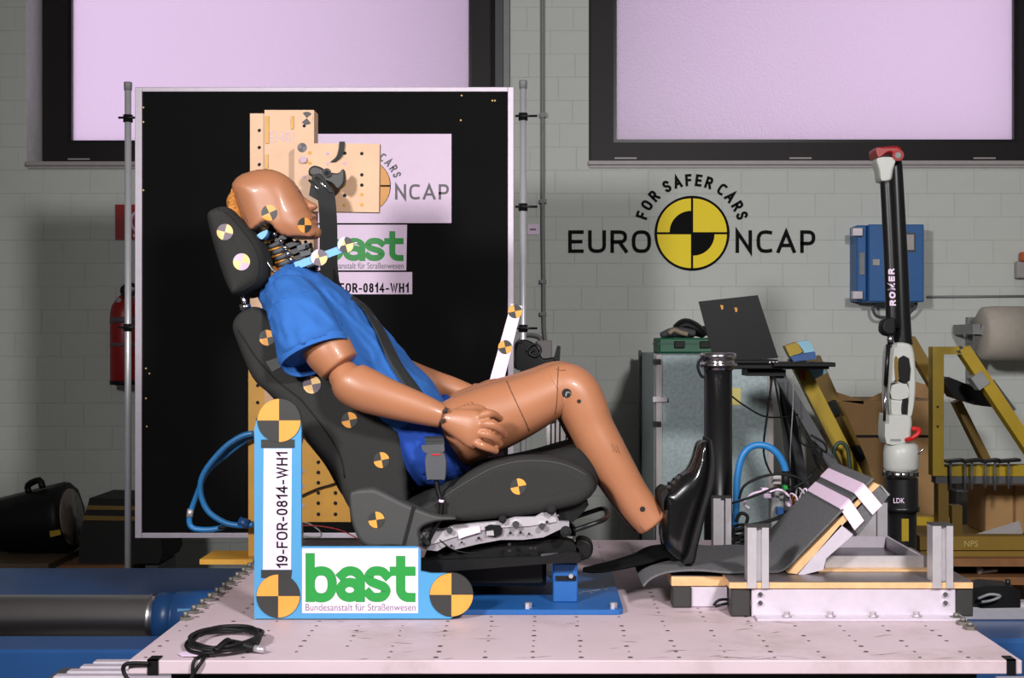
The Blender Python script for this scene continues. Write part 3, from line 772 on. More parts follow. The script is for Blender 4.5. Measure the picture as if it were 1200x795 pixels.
# adjuster mechanism
mech = MB().prism(wpl('491,640 489,630 497,621 508,618 517,620 533,616 560,613 587,611 603,606 627,606 635,601 651,601 655,611 667,612 667,618 656,621 637,630 613,633 587,633 560,638 531,645 523,640 513,646 500,645', 3.165), (0, .02, 0)).build('adjuster_plate', STEEL, seat)
MB().prism(wpl('495,624 520,622 560,616 604,609 652,604 652,612 620,617 580,619 545,626 520,634 500,640', 3.160), (0, .006, 0)).build('pressed_rib', ALU, seat)
bevel(MB().prism(wpl('568,618 574,615 586,616 589,621 588,627 580,630 570,628', 3.157), (0, .003, 0)).build('oval_opening', BLACK, seat), .001)
MB().prism(wpl('570,623 578,622 579,628 570,628', 3.153), (0, .004, 0)).build('latch', ALU, seat)
MB().prism(wpl('536,623 541,620 562,617 563,624 546,629 538,632', 3.155), (0, .004, 0)).build('data_label', WHITE, seat)
for x, y, r in ((527, 622, 3.6), (604.5, 615, 4.2), (635, 617, 3.8), (502, 628, 4.5)):
    MB().cyl(P(x, y, 3.162), P(x, y, 3.146), r*3.16/F, 14).build('rivet', CHROME, seat)
for x, y, r in ((598, 625, 1.8), (610, 624.5, 1.8), (561, 631, 1.8), (620, 626, 1.5), (529, 640, 1.6), (641, 612, 1.6), (541, 636, 1.4)):
    MB().cyl(P(x, y, 3.158), P(x, y, 3.154), r*3.16/F, 10).build('hole', BLACK, seat)
for x, y, r in ((589, 609, 4.6), (646, 598, 5.5), (663, 623, 6.5), (500, 636, 5.5)):
    MB().cyl(P(x, y, 3.18), P(x, y, 3.145), r*3.16/F, 18).cyl(P(x, y, 3.146), P(x, y, 3.138), r*.55*3.16/F, 14).build('pivot_bolt', BLACKM, seat)
MB().prism(wpl('505,612 560,606 620,600 682,588 690,592 684,600 655,603 600,612 520,622', 3.2), (0, .4, 0)).build('seat_pan', BLACK, seat)
MB().prism(wpl('655,596 688,588 686,598 680,604 672,612 656,612', 3.19), (0, .42, 0)).build('front_housing', BLACK, seat)
for ya in (3.17, 3.60):
    MB().prism(wpl('500,645 530,648 600,636 655,632 672,636 679,645 678,653 600,653 495,660', 3.2), (0, .06, 0)).build('upper_rail', BLACK, seat) if ya < 3.3 else MB().prism([p+Vector((0, .36, 0)) for p in wpl('500,645 530,648 600,636 655,632 672,636 679,645 678,653 600,653 495,660', 3.2)], (0, .06, 0)).build('upper_rail', BLACK, seat)
    MB().prism([P(x, y, 3.19)+Vector((0, ya-3.19, 0)) for x, y in pl('493,656 634,651 668,645 680,648 680,658 634,660 493,671')], (0, .05, 0)).build('floor_rail', BLACKM, seat)
MB().puff('676,634 688,633 695,640 693,652 684,657 676,656', 3.2, 3.27, .01, sub=3).build('rail_end_cap', BLACK, seat)
for x, y in ((597, 638), (597, 645), (622, 642), (627, 642)): MB().box(P(x-1.5, y+1.2, 3.165), P(x+1.5, y-1.2, 3.155)).build('rail_clip', CHROME, seat)
MB().prism(wpl('634,650 662,648 662,658 634,660', 3.176), (0, .01, 0)).build('rail_cover', DGREY, seat)
MB().tube([P(672, 607, 3.5), P(690, 601, 3.5), P(705, 596.5, 3.5), P(710.5, 599, 3.42), P(711, 606, 3.3), P(706, 610, 3.22), P(690, 616, 3.2), P(672, 622, 3.2)], .0062, 8).build('adjuster_handle', BLACKM, seat)
MB().box((xw(505, 3.4), 3.25, PZ+.046), (xw(640, 3.4), 3.58, PZ+.12), 0, .01).build('under_box', BLACK, seat)
# head restraint
hr = MB().puff('242.5,252 250,244 262,241.5 271,246.5 283,260 296,275 305,289 310,306 309,325 300,337 282,346 272,345 262,327 252.5,298 245,271', 3.29, 3.55, .05, sub=4).build('head_restraint', FABRIC, seat)
th = bvh(hr)
pts = [onto(th, x, y, .0005, 3.35) for x, y in catmull(pl('255,245 267,251 279,264 291,279 299,292 303.5,307 302,324 295,334 281,342'), 3)]
MB().tube(pts, .0014, 6, 1).build('seam_piping', FABRIC2, hr)
sticker(hr, th, 263.5, 272, 9.6, math.radians(15), [TGREY, TCREAM]); sticker(hr, th, 283, 307, 10, math.radians(15), [TLILAC, TCREAM])
for y in (3.34, 3.50):
    MB().cyl(P(283, 342, y), P(289, 364, y), .0062, 12).cyl(P(286.5, 356, y), P(289, 364, y), .014, 14).build('restraint_post', CHROME, seat)
# buckle
bk = MB().puff('499.5,533 521,532 522,560 517,563 504,563 500,560', 3.125, 3.155, .008, sub=3).build('belt_buckle', DGREY, seat)
MB().prism(wpl('506,532.6 516,532.2 516,533.6 506,534', 3.123), (0, .028, .001)).build('release_button', REDB, bk)
MB().tube([P(511, 563, 3.14), P(513, 575, 3.138), P(517, 590, 3.135), P(516, 606, 3.135), P(509, 620, 3.14), P(502, 634, 3.15)], .0058, 8).build('buckle_stalk', BLACK, bk)
MB().cyl(P(517.5, 586, 3.131), P(517, 589, 3.131), .0064, 10).build('stalk_band', WHITE, bk)
MB().tube([P(515, 633, 3.15), P(528, 643, 3.145), P(545, 648, 3.15), P(560, 648, 3.16)], .0018, 6).build('sensor_wire', BLACK, seat)

# ------------------------------------------------------------------ dummy
dm = thing('crash_test_dummy', (-.2, 3.42, PZ+.25), 'tan vinyl crash-test dummy in blue shirt and shorts reclining in the car seat', 'dummy')
# head: side profile, thinner towards the sides, nose only along the middle
A = pl('298,273 290,264 283,246 275,223 276,216 284,207 298,201.5 314,199 327,201.5 339,208 348,217 353.5,225 357,231 364,235.5 372.5,241 370.5,245 366,247.5 370,250.5 372,253 370.5,256 373,259 372.5,263 375.5,268 376.5,273 374,279 366,281.5 357,281.5 346,280.5 337,279 330,275 326,269 320,264.5 313,265.5 305,270')
B = pl('298,273 290,264 283,246 275,223 276,216 284,207 298,201.5 314,199 327,201.5 339,208 347,217 352,225 355,231 358,236 361,240.5 363,244 364,247.5 366,250.5 367.5,253 368.5,256 369.5,259 370.5,263 372,268 373,273 371,278 364,280.5 356,281 346,280.5 337,279 330,275 326,269 320,264.5 313,265.5 305,270')
def head():
    D = 3.42
    def taper(x, z):      # the face narrows towards nose and chin
        px = CX+x*F/D; py = CY-(z-CAMZ)*F/D
        return 1-.12*np.clip((px-335)/35, 0, 1)-.2*np.clip((px-335)/35, 0, 1)*np.clip((py-240)/40, 0, 1)
    mb = MB().inflate(B, D, .079, .075, 2.2, hfun=taper, hpoly='293,284 286,266 279,246 271,223 273,214 282,205 297,199.5 314,197 328,199.5 341,206.5 349,216 354,224 357,231 360,236 363,240.5 365,244 366,247.5 368,250.5 369.5,253 370.5,256 371.5,259 372.5,263 374,268 376,274 377,283 372,290 356,293 340,293 318,290')
    mb.inflate('349,219 353,225 357,231 364,235.5 372.5,240.5 371,245 366,247.5 358,247 350,238 346,228', D, .017, .022, 2.2, res=.002)
    mb.inflate('362,249 368,250 371.5,252.5 370.5,255.5 364,256.5 360,253', D, .024, .012, 2, res=.002)
    mb.inflate('362,258 369,257.3 373,259.5 372.3,263 366,265 360,262', D, .022, .012, 2, res=.002)
    mb.inflate('362,266 370,265 375.8,268.5 376.8,273.5 374,279 366,281 358,276', D, .026, .016, 2, res=.002)
    return remesh(mb, .003, 4)
hd = head().build('head_skin', SKIN, dm, fixn=False); thd = bvh(hd)
MB().puff('290,266 283,247 275,223 270,226 265.5,233 265.5,242 271,254 281,267 291,275 298,274', 3.365, 3.475, .03, sub=4).build('foam_head_back', CORK, hd)
sticker(hd, thd, 315.5, 249.5, 9.3, math.radians(-25), [TDARK, TYEL]); sticker(hd, thd, 357, 264, 9, math.radians(0), [TDARK, TYEL], ell=.9)
for x, y in ((285, 252), (290, 263), (279.5, 236), (276, 225)): pass
pts = [onto(thd, x, y, .0004, 3.40) for x, y in pl('277,224 281,236 286,248 291,261 296,269')]; MB().tube(pts, .0012, 5, 3).build('skin_seam', SEAM, hd)
eye = [onto(thd, x, y, .0006) for x, y in pl('349,223 352,226 353,229')]
if all(eye): MB().tube(eye, .001, 5, 2).build('eye_crease', SEAM, hd)
lip = [p for p in (onto(thd, x, y, .0006) for x, y in pl('363,258 366,257 368.5,256.5')) if p]
if len(lip) > 1: MB().tube(lip, .0011, 5, 2).build('mouth_line', SEAM, hd)
# neck of stacked vertebrae
nk = MB().limb([(322, 268, 3.45, 9, .02), (333, 292, 3.45, 15, .022), (346, 318, 3.45, 18, .025)]).build('neck_core', BLACKM, dm)
VB = [(322, 274), (330, 282.5), (334, 290), (337.5, 297), (341, 304), (344.5, 311), (347, 319)]
for i, (x, y) in enumerate(VB):
    vt = MB().obox(P(x+11+i*1.2, y+5.2, 3.43), Vector((.021, 0, .0075)), Vector((0, .02, 0)), Vector((-.0022, 0, .0058))).build('vertebra', BLACKM, dm)
    L = P(x-17, y+8, 3.415); R_ = P(x+4, y, 3.415)
    MB().lathe(R_, L-R_, [(0, .007), (.012, .009), ((L-R_).length*.8, .006), ((L-R_).length, .0015)], 10).build('spine_wedge', DGREY, vt)
    MB().sphere(P(x, y+.5, 3.40), .0068).build('pivot_ball', CHROME, vt)
    if i < 6:
        MB().cyl(P(x-15, y+11.5, 3.42), P(x+6, y+3.5, 3.42), .0045, 8).build('rubber_bumper', TYEL, vt)
    if i in (2, 3, 4, 5):
        MB().obox(P(x+22, y-1+i*.4, 3.42), Vector((.014, 0, .004)), Vector((0, .014, 0)), Vector((-.002, 0, .0062))).build('disc_block', DGREY, vt)
MB().tube(wpl('309,299 313,308 319,316 328,322 338,323', 3.36), .0042, 8).build('steel_rod', CHROME, dm)
MB().puff('301,276 309,270.5 314,270 313,276 307,281', 3.37, 3.42, .006, sub=3).build('neck_bracket', LBL, dm)
MB().limb([(318, 320, 3.44, 11, .04), (328, 334, 3.44, 14, .05)]).build('neck_foam', CORK, dm)
for x, y in ((358, 283), (364, 286), (366, 294), (359, 297)): MB().cyl(P(x, y, 3.42), P(x+2, y+9, 3.40), .004, 8).build('front_cable', BLACK, dm)
# blue instrument arm with two targets
ar = MB().bar(P(346, 312, 3.36), P(413, 287.5, 3.36), .019, .006).build('instrument_arm', LBL, dm)
MB().tube([P(412, 288, 3.36), P(416, 285, 3.36), P(419, 285, 3.36)], .0025, 6).build('arm_tip', STEEL, ar)
for x, y, rr_, mt in ((374, 302, 9.6, [TGREY, TCREAM]), (405, 287, 9.3, [TDARK, TCREAM])):
    q = MB(); disc(q, x, y, rr_, 3.352, 0); q2 = MB()
    dk = MB().cyl(P(x, y, 3.353), P(x, y, 3.358), rr_*3.352/F, 24).build('target_backing', WHITE, ar)
    for k in range(4): disc(q2, x, y, rr_, 3.3515, k % 2, 15+90*k, 105+90*k)
    q2.build('target_sticker', mt, ar, fixn=False)
# shirt: torso with two sleeves fused
sh = MB().limb([(331, 334, 3.43, 34, .085), (350, 352, 3.42, 39, .15), (372, 376, 3.42, 47, .185), (398, 408, 3.42, 51.5, .18), (428, 441, 3.42, 50, .168), (458, 472, 3.42, 50.5, .165), (481, 500, 3.42, 47, .165), (492, 514, 3.42, 38, .15)], n=36, r0=.12, r1=.3)
def sleeve(mb, dy, near):
    q = [(344, 352, 3.30, 30, .075), (352, 372, 3.235, 36, .078), (361, 394, 3.20, 39.5, .078), (368, 413, 3.185, 42, .078)]
    if not near: q = [(x+4, y, 3.42+(3.42-d)*.9, h*.93, v) for x, y, d, h, v in q]
    # flatter, wider tube that ends in a hem
    return mb.limb(q, n=28, r0=.5, r1=0)
sleeve(sh, 0, True); sleeve(sh, 0, False)
sr = remesh(sh, .009, 6)
ax = (P(500, 520, 3.42)-P(335, 335, 3.42)).normalized()
for v in sr.v:      # cloth folds: long soft ridges
    c0 = P(368, 413, 3.19); q = Vector((v.x*9+v.z*16, v.y*14, v.z*9-v.x*16))
    q1 = Vector((v.x*26+v.z*20, v.y*12, (v.z-v.x)*5)); r1_ = 1-abs(noise.noise(q1))*2
    r2_ = 1-abs(noise.noise(Vector((v.x*8-v.z*7, v.y*9+4, (v.x+v.z)*30))))*2
    low = max(0., min(1., (v.x+.55)/.3))
    n3 = noise.noise(v*7)
    out = (v-Vector((xw(400, 3.42), 3.42, zw(410, 3.42)))); out = Vector((out.x*.3, out.y, out.z*.3))
    if out.length > .01: v += out.normalized()*(.010*max(r1_, 0)**2*(.4+.6*low)+.009*max(r2_, 0)**2+.004*n3)
shirt = sr.build('shirt', SHIRT, dm, fixn=False); tsh = bvh(shirt)
# sleeve hem band
def hem(px, py, d, half, rv, T0, name, m, w=.012, hs=1):
    c = P(px, py, d); T = Vector(T0).normalized(); V = Vector((0, 1, 0)); V = (V-T*V.dot(T)).normalized(); U = T.cross(V); n = 40
    ring = lambda off, k: [c+T*(off+(.019*max(0, math.sin(6.2832*j/n))*(1-.6*math.cos(6.2832*j/n)*hs) if off > 0 or k < .98 else 0))+U*(half*d/F*k)*math.cos(6.2832*j/n)+V*rv*k*math.sin(6.2832*j/n) for j in range(n)]
    return MB().loft([ring(-w, .99), ring(-w*.5, 1.012), ring(w*.6, 1.018), ring(w*.8, 1.), ring(w*.6, .975), ring(-w*.2, .95)], 0, True, False).build(name, m, dm)
T_ = P(368, 413, 3.185)-P(361, 394, 3.20)
hem(368, 412, 3.175, 42, .066, T_, 'sleeve_hem', SHIRT)
MB().tube([p for p in (onto(tsh, x, y, .0002) for x, y in catmull(pl('316,377 318,362 326,353 342,346 358,342 368,341 382,352 394,368 402,382'), 3)) if p], .0018, 5, 1).build('shoulder_seam', SHIRT, shirt)
# shorts
so = MB().limb([(470, 495, 3.42, 46, .165), (492, 520, 3.42, 48, .178), (512, 538, 3.42, 42, .175)], n=30, r0=.3, r1=.5)
so.limb([(498, 530, 3.31, 46, .10), (518, 519, 3.30, 47, .10), (532, 512, 3.295, 46.5, .098)], n=26, r0=.4, r1=.02)
so.limb([(498, 530, 3.53, 46, .10), (522, 514, 3.535, 47, .10), (546, 500, 3.545, 46, .098)], n=26, r0=.4, r1=.02)
so = remesh(so, .009, 5)
for v in so.v:
    r1_ = 1-abs(noise.noise(Vector((v.x*40+v.z*12, v.y*10, v.z*9))))*2
    v.y -= .011*max(r1_, 0)**2*(1 if v.y < 3.42 else -1); v.z += .003*noise.noise(v*14)
shorts = so.build('shorts', SHORTS, dm, fixn=False)
# legs
def leg(D, sgn, dx=0, dy=0):
    o = lambda L: [(x+dx, y+dy, D+q, h, v) for x, y, q, h, v in L]
    th_ = MB().limb(o([(512, 520, .0, 38, .075), (545, 503, 0, 40.5, .082), (580, 489, 0, 39.5, .08), (610, 477, 0, 36, .074), (640, 463, 0, 31.5, .066), (653, 457, 0, 30.5, .062)]), r0=.3, r1=.1).build('thigh', SKIN, dm)
    kn = MB().limb(o([(642, 461, 0, 29, .058), (653, 456.5, 0, 29.8, .06), (664, 455, 0, 29.5, .061), (675, 463, 0, 29.5, .061), (684, 480, 0, 28.5, .06), (693, 501, 0, 26.5, .058), (706, 526, 0, 26, .058), (722, 552, 0, 23.5, .053), (738, 578, 0, 21.5, .046), (752, 598, 0, 21, .042), (764, 613, 0, 19.5, .04)]), r0=.1, r1=.25).build('lower_leg', SKIN, dm)
    return th_, kn
nth, nkn = leg(3.29, -1); fth, fkn = leg(3.55, 1, -6, -2)
def band(px, py, d, half, rv, a, b, name, m, w=.0012, parent=None):
    c = P(px, py, d); T = (P(*b, d)-P(*a, d)).normalized(); V = Vector((0, 1, 0)); U = T.cross(V); n = 36
    pts = [c+U*(half*d/F)*math.cos(6.2832*j/n)+V*rv*math.sin(6.2832*j/n) for j in range(n+1)]
    return MB().tube(pts, w, 5, 1).build(name, m, parent or dm)
def seam(pxs, w, name, parent, trees):
    pts = []
    for x, y in catmull(pl(pxs), 5):
        hs_ = [p for p in (onto(t, x, y, .0003) for t in trees) if p]
        if hs_: pts.append(min(hs_, key=lambda p: p.y))
    return MB().tube(pts, w, 5, 1).build(name, SEAM, parent)
LT = [bvh(nth), bvh(nkn)]
seam('594,447 600,461 608,478 615,493 620,505', .0014, 'thigh_seam', nth, LT); seam('654.5,430 653.5,445 653,460 652,475 650,486', .0012, 'knee_seam', nth, LT)
seam('652,433 657,434.5 663,434', .0016, 'knee_slit', nkn, LT); seam('750,617 757,624 766,629', .0012, 'heel_seam', nkn, LT)
tk = bvh(nkn)
HOLEB = M('deep_hole', (22, 16, 12), .8, var=.1)
spot(nkn, tk, 664, 461, 5.6, HOLEB, 'pivot_hole'); spot(nkn, tk, 665.5, 462.5, 3.4, MGREY, 'pivot_bolt'); spot(nkn, tk, 678.5, 470.5, 2.4, HOLEB, 'small_hole'); spot(nkn, tk, 753, 597, 3.2, HOLEB, 'ankle_hole')
for i in range(3):
    pts = [onto(tk, 717+i*3+q*.8, 522+q*2+i, .0006) for q in range(-1, 5)]
    if all(pts): MB().tube(pts, .0007, 4, 1).build('moulded_mark', SEAM, nkn)
tt = bvh(nth)
for i in range(3):
    pts = [onto(tt, 544+i*4+q*1.2, 474-i*1.5+q*1.2, .0006) for q in range(0, 4)]
    if all(pts): MB().tube(pts, .0008, 4, 1).build('moulded_mark', SEAM, nth)
# arms
def arm_near():
    MB().limb([(360, 380, 3.20, 24, .05), (372, 396, 3.19, 26.5, .053), (386, 413, 3.185, 28.5, .055), (398, 429, 3.18, 25, .05)], r0=.3, r1=.12).build('upper_arm', SKIN, dm)
    MB().limb([(404, 441, 3.175, 19, .044), (412, 449, 3.17, 25.5, .05), (430, 458, 3.165, 26, .05), (455, 467.5, 3.16, 23, .045), (485, 477, 3.155, 19.5, .037), (506, 484, 3.15, 16.3, .031), (518, 488, 3.15, 14.2, .027)], r0=.9, r1=.05).build('forearm', SKIN, dm)
arm_near()
MB().limb([(517, 487.5, 3.15, 11.5, .022), (523, 490, 3.15, 11.5, .022)], r0=.1, r1=.1).build('wrist_joint', SEAM, dm)
for x, y in ((522.5, 481), (519, 493)): MB().obox(P(x, y, 3.122), Vector((.006, 0, .002)), (0, .003, 0), (-.001, 0, .003)).build('wrist_screw', CHROME, dm)
def hand(off=(0, 0), D=3.145, back=1):
    mb = MB(); ox, oy = off; K = D-3.145
    L = lambda q: [(x+ox, y+oy, d+K, h, v) for x, y, d, h, v in q]
    mb.limb(L([(522, 491, 3.148, 12, .021), (531, 494, 3.145, 15.5, .022), (543, 498, 3.14, 19.5, .022), (556, 503, 3.135, 22.5, .021), (564, 507, 3.138, 22, .018)]), n=24, r0=.2, r1=.25)
    fing = [[(562, 489, 3.13, 6, .0125), (571, 485, 3.125, 5.6, .0115), (579, 486.5, 3.14, 5, .010), (585.5, 491, 3.165, 4.4, .009)],
            [(563, 498, 3.128, 6.2, .0125), (575, 497.5, 3.118, 5.8, .0115), (585, 502.5, 3.132, 5.2, .0105), (591, 510, 3.158, 4.6, .009)],
            [(561, 508, 3.128, 6, .0125), (571, 509.5, 3.12, 5.6, .0115), (579.5, 514, 3.134, 5.1, .010), (585.5, 520.5, 3.158, 4.5, .009)],
            [(555, 517, 3.132, 5.6, .0115), (564, 522, 3.125, 5.2, .0105), (573, 525.5, 3.134, 4.8, .0095), (581, 528.5, 3.15, 4.2, .0085)],
            [(532, 486, 3.16, 6.5, .013), (544, 481, 3.175, 6.2, .012), (556, 479, 3.19, 5.6, .011), (565, 480, 3.20, 4.8, .009)]]
    for f in fing: mb.limb(L(f), n=14, sub=4, r0=.5, r1=.9)
    return remesh(mb, .0026, 2)
hand().build('hand', SKIN, dm, fixn=False)
MB().limb([(400, 395, 3.64, 24, .05), (425, 412, 3.645, 24, .05), (445, 425, 3.65, 21, .045)], r0=.3, r1=.2).build('upper_arm', SKIN, dm)
MB().limb([(450, 428, 3.65, 18, .04), (475, 441, 3.65, 20, .042), (505, 450, 3.64, 17, .036), (530, 456, 3.63, 14, .03), (551, 462, 3.62, 11, .025)], r0=.7, r1=.05).build('forearm', SKIN, dm)
hand((30, -30), 3.61).build('hand', SKIN, dm, fixn=False)
# shoes
def shoe(D, dx=0, dy=0):
    o = lambda s: [(x+dx, y+dy) for x, y in pl(s)]
    up = remesh(MB().inflate(o('827,515.5 818,520 812.5,538 806,551 796,558 783,570 771,579 775.5,590 774.5,620 776,637 784,648 798,657 806,650 812,625 820,597 828,570 832,545 831,522'), D, .049, .05, 2.4), .0036, 5).build('shoe', LEATHER, dm, fixn=False)
    MB().puff(o('833,517 829,516 829.5,540 825,570 817,598 809,626 803,648 797,657.5 806,660 812.5,657 816,640 821,620 827.5,592 836.5,564 837.5,538'), D-.052, D+.052, .016, sub=3, dref=D-.01).build('shoe_sole', RUBBER, up)
    for k in range(5):
        x, y = 776+6*k+dx, 577.5-4.6*k+dy
        MB().tube([P(x+4, y+7, D-.035), P(x-.5, y+1, D-.02), P(x-2, y-1.5, D), P(x-.5, y+1, D+.02), P(x+4, y+7, D+.035)], .0028, 6).build('lace', RUBBER, up)
    MB().puff(o('772,578 780,571 784,577 779,586 777,598 774,592'), D-.043, D+.043, .015, sub=3, dref=D-.02).build('shoe_collar', RUBBER, up)
    return up
sh1 = shoe(3.28); shoe(3.56, -3, -1)
ts = bvh(sh1)
for s_ in ('822,545 818,541 815,538', '775,592 782,586 790,580 800,574 806,566'):
    pts = [onto(ts, x, y, .0004) for x, y in catmull(pl(s_), 3)]
    if all(pts): MB().tube(pts, .0011, 5, 1).build('shoe_seam', RUBBER, sh1)

# ------------------------------------------------------------------ belt
gb = thing('belt_guide', P(383, 240, 3.76), 'black belt guide with steel bolts on the perforated bracket plate', 'belt guide')
MB().puff('362,198 368,194 376,196 384,201 396,203 402,198 404,206 403,215 396,221 388,215 376,212 368,208 362,205', 3.76, 3.80, .008, sub=3).build('guide_loop', TDARK, gb)
MB().prism(wpl('366,205 374,203 390,222 384,236 378,238 362,229', 3.745), (0, .03, 0)).build('guide_block', BLACK, gb)
MB().cyl(P(383, 202.5, 3.75), P(383, 202.5, 3.80), 5.2*3.76/F, 18).build('bolt', CHROME, gb); MB().cyl(P(383, 202.5, 3.745), P(383, 202.5, 3.752), 2.6*3.76/F, 12).build('bolt_socket', BLACKM, gb)
for a, b in (((362, 211), (382, 231)), ((370, 208), (388, 226))): MB().cyl(P(*a, 3.735), P(*b, 3.735), .0042, 10).build('roller', CHROME, gb)
MB().cyl(P(384, 228, 3.74), P(384, 228, 3.76), .012, 14).build('knob', STEEL, gb)
belt = thing('seat_belt', P(383, 330, 3.66), 'charcoal seat belt running from the belt guide across the blue shirt', 'seat belt')
MB().ribbon([P(381, 222, 3.735), P(383.5, 240, 3.72), P(385, 270, 3.70), P(385, 305, 3.66), P(387, 330, 3.62)], Vector((9.5*3.7/F, .012, 0)), .002).build('upper_webbing', BELT, belt)
cl = catmull(pl('412,348 421,354.5 430,363.5 439,377 448,393 457,413 467,432 480,450 494,470 503,492 509,515'), 6)
WD5 = (-6.4, -3.2, 0, 3.2, 6.4); wf = lambda i: min(1., .3+.7*i/(len(cl)*.5))
rows = []
for i, (x, y) in enumerate(cl):
    a = cl[max(i-1, 0)]; b = cl[min(i+1, len(cl)-1)]; tx, ty = b[0]-a[0], b[1]-a[1]; l = math.hypot(tx, ty)
    rows.append([onto(tsh, x+ty/l*w, y-tx/l*w, .006) for w in (q*wf(i) for q in WD5)])
good = [[p.y for p in r if p] for r in rows]
rings = []
for i, r in enumerate(rows):
    near = [v for g_ in good[max(0, i-2):i+3] for v in g_]; yy = min(near) if near else 3.5
    x, y = cl[i]; a = cl[max(i-1, 0)]; b = cl[min(i+1, len(cl)-1)]; tx, ty = b[0]-a[0], b[1]-a[1]; l = math.hypot(tx, ty)
    # the webbing is stiff: each row lies flat over the highest spots of the cloth
    ps = []
    for k, w in enumerate(q*wf(i) for q in WD5):
        nb = [rr2[k].y for rr2 in rows[max(0, i-3):i+4] if rr2[k] is not None]
        ps.append(P(x+ty/l*w, y-tx/l*w, (min(nb) if nb else 3.60)-.002))
    rings.append(ps+[p+Vector((0, .003, 0)) for p in reversed(ps)])
bw = MB().loft(rings, 0, True).build('chest_webbing', BELT, belt); L_ = [r[2] for r in rings]
MB().ribbon([P(386, 318, 3.65), P(393, 335, 3.61), P(401, 348, 3.56), P(409, 356, 3.48), P(414, 358, 3.43)], Vector((5.5*3.6/F, 0, .008)), .002).build('shoulder_webbing', BELT, belt)
MB().ribbon([L_[-1]+Vector((.01, -.012, 0)), P(509, 512, 3.16), P(510, 520, 3.142), P(510.5, 534, 3.14)], Vector((11*3.14/F, 0, 0)), .002).build('hip_webbing', BELT, belt)
MB().prism(wpl('494,522 520,521 521,528 516,534 503,534 495,528', 3.131), (0, .006, 0)).build('belt_tongue', DGREY, belt)

# ------------------------------------------------------------------ yellow support post behind the seat
PD = 3.9
post = thing('support_post', (P(320, 655, PD).x, PD+.03, PZ), 'yellow drilled steel post with bracket plate standing behind the seat', 'post')
MB().prism(wpl('293,133 311,133 311,400 293,400', PD), (0, .05, 0)).build('drilled_strip', POSTLIT, post); MB().prism(wpl('291,400 311,400 311,652 291,652', PD), (0, .05, 0)).build('lower_strip', YELP, post)  # one paint on both; the upper strip is coloured as brighter lit
MB().prism(wpl('310,129 368,129 368,480 310,480', PD-.012), (0, .07, 0)).build('post_plate', POSTLIT, post)
MB().prism(wpl('310,480 352,480 352,652 310,652', PD+.005), (0, .05, 0)).build('lower_post', YELP, post)
MB().box((P(240, 0, PD).x, PD-.06, PZ+.001), (P(352, 0, PD).x, PD+.1, PZ+.016)).build('foot_plate', YELP, post)
for k in range(7): y = 153+20*k; MB().cyl(P(304, y, PD-.001), P(304, y, PD+.002), 2.1*PD/F, 10).build('hole', BLACK, post)
for k in range(11): y = 452+20*k; MB().cyl(P(302, y, PD-.001), P(302, y, PD+.002), 2.1*PD/F, 10).build('hole', BLACK, post)
MB().prism(wpl('311,136 315,136 315,168 311,168', PD-.016), (0, .004, 0)).build('edge_shim', YELP, post)
MB().prism(wpl('341,136 344,136 344,151 341,151', PD-.016), (0, .004, 0)).build('edge_shim', YELP, post)
MB().prism(wpl('311,181 314,181 314,222 311,222', PD-.016), (0, .004, 0)).build('edge_shim', YELP, post)
brp = MB().prism(wpl('345,171 348,168 445,168.5 444,249 372,248 345,246', PD-.06), (0, .03, 0)).build('bracket_plate', POSTLIT, post)
MB().box(P(350, 240, PD-.03), P(366, 175, PD-.012)).build('spacer', POSTLIT, brp)
hs = [(424, 180), (424, 205), (424, 217), (404, 179.5), (404, 217), (404, 229), (384, 180), (404, 191), (384, 191.5), (363, 179), (356, 207), (424, 228), (363, 191), (424, 240), (404, 240)]
for i, (x, y) in enumerate(hs): MB().cyl(P(x, y, PD-.062), P(x, y, PD-.058), 2*PD/F, 10).build('hole', (BLACK, YELP, TLILAC)[(0, 0, 0, 0, 1, 0, 2, 2, 2, 1, 2, 1, 1, 1, 1)[i]], brp)
MB().cyl(P(355.5, 187, PD-.072), P(355.5, 187, PD-.06), 3.8*PD/F, 16).build('round_nut', TLILAC, brp)
q = MB()
for k in range(4): disc(q, 354, 173, 5.5, PD-.0615, k % 2, 20+90*k, 110+90*k)
q.build('target_sticker', [TDARK, TGREY], brp, fixn=False)
q = MB()
for k in range(4): disc(q, 359.5, 138.5, 7.5, PD-.0135, k % 2, 40+90*k, 130+90*k)
q.build('target_sticker', [TDARK, POSTLIT], post, fixn=False)
MB().cyl(P(356.5, 147.5, PD-.014), P(356.5, 147.5, PD-.011), 1.9*PD/F, 10).build('hole', BLACK, post)
MB().ribbon([P(401, 166, PD-.066), P(400, 176, PD-.067), P(397, 184, PD-.066), P(390, 190, PD-.064)], Vector((3.2*PD/F, 0, 0)), .002).build('strap_end', BELT, brp)
t = MB(); text_box(t, 'E1401', 316, 154, 344, 167, PD-.0135, -.01); t.build('chalk_marks', TLILAC, post, fixn=False)
MB().prism(wpl('350,532 372,532 408,580 411,612 350,612', PD-.02), (0, .02, 0)).build('side_plate', YELP, post)
MB().prism(wpl('350,535 362,492 372,520 372,535', PD-.018), (0, .016, 0)).build('gusset', YELP, post)
for x in (373, 393):
    for y in (542, 554, 566, 578, 590, 603):
        if x == 393 and y < 570: continue
        MB().cyl(P(x, y, PD-.022), P(x, y, PD-.018), 2.2*PD/F, 10).build('hole', BLACK, post)
for y in (552, 570, 593): MB().cyl(P(354, y, PD-.022), P(354, y, PD-.012), 3*PD/F, 6, smooth=False).build('bolt', STEEL, post)
MB().tube(wpl('352,582 372,573 392,567 404,560', PD-.03), .0028, 6).build('brown_wire', BLACK, post)
MB().tube(wpl('352,612 362,614 374,622 376,629 366,630 352,628', PD-.04), .0024, 6).build('steel_wire', MGREY, post)
MB().tube(wpl('352,616 376,617 400,622 420,632', PD-.05), .0018, 6).build('red_wire', RED, post)

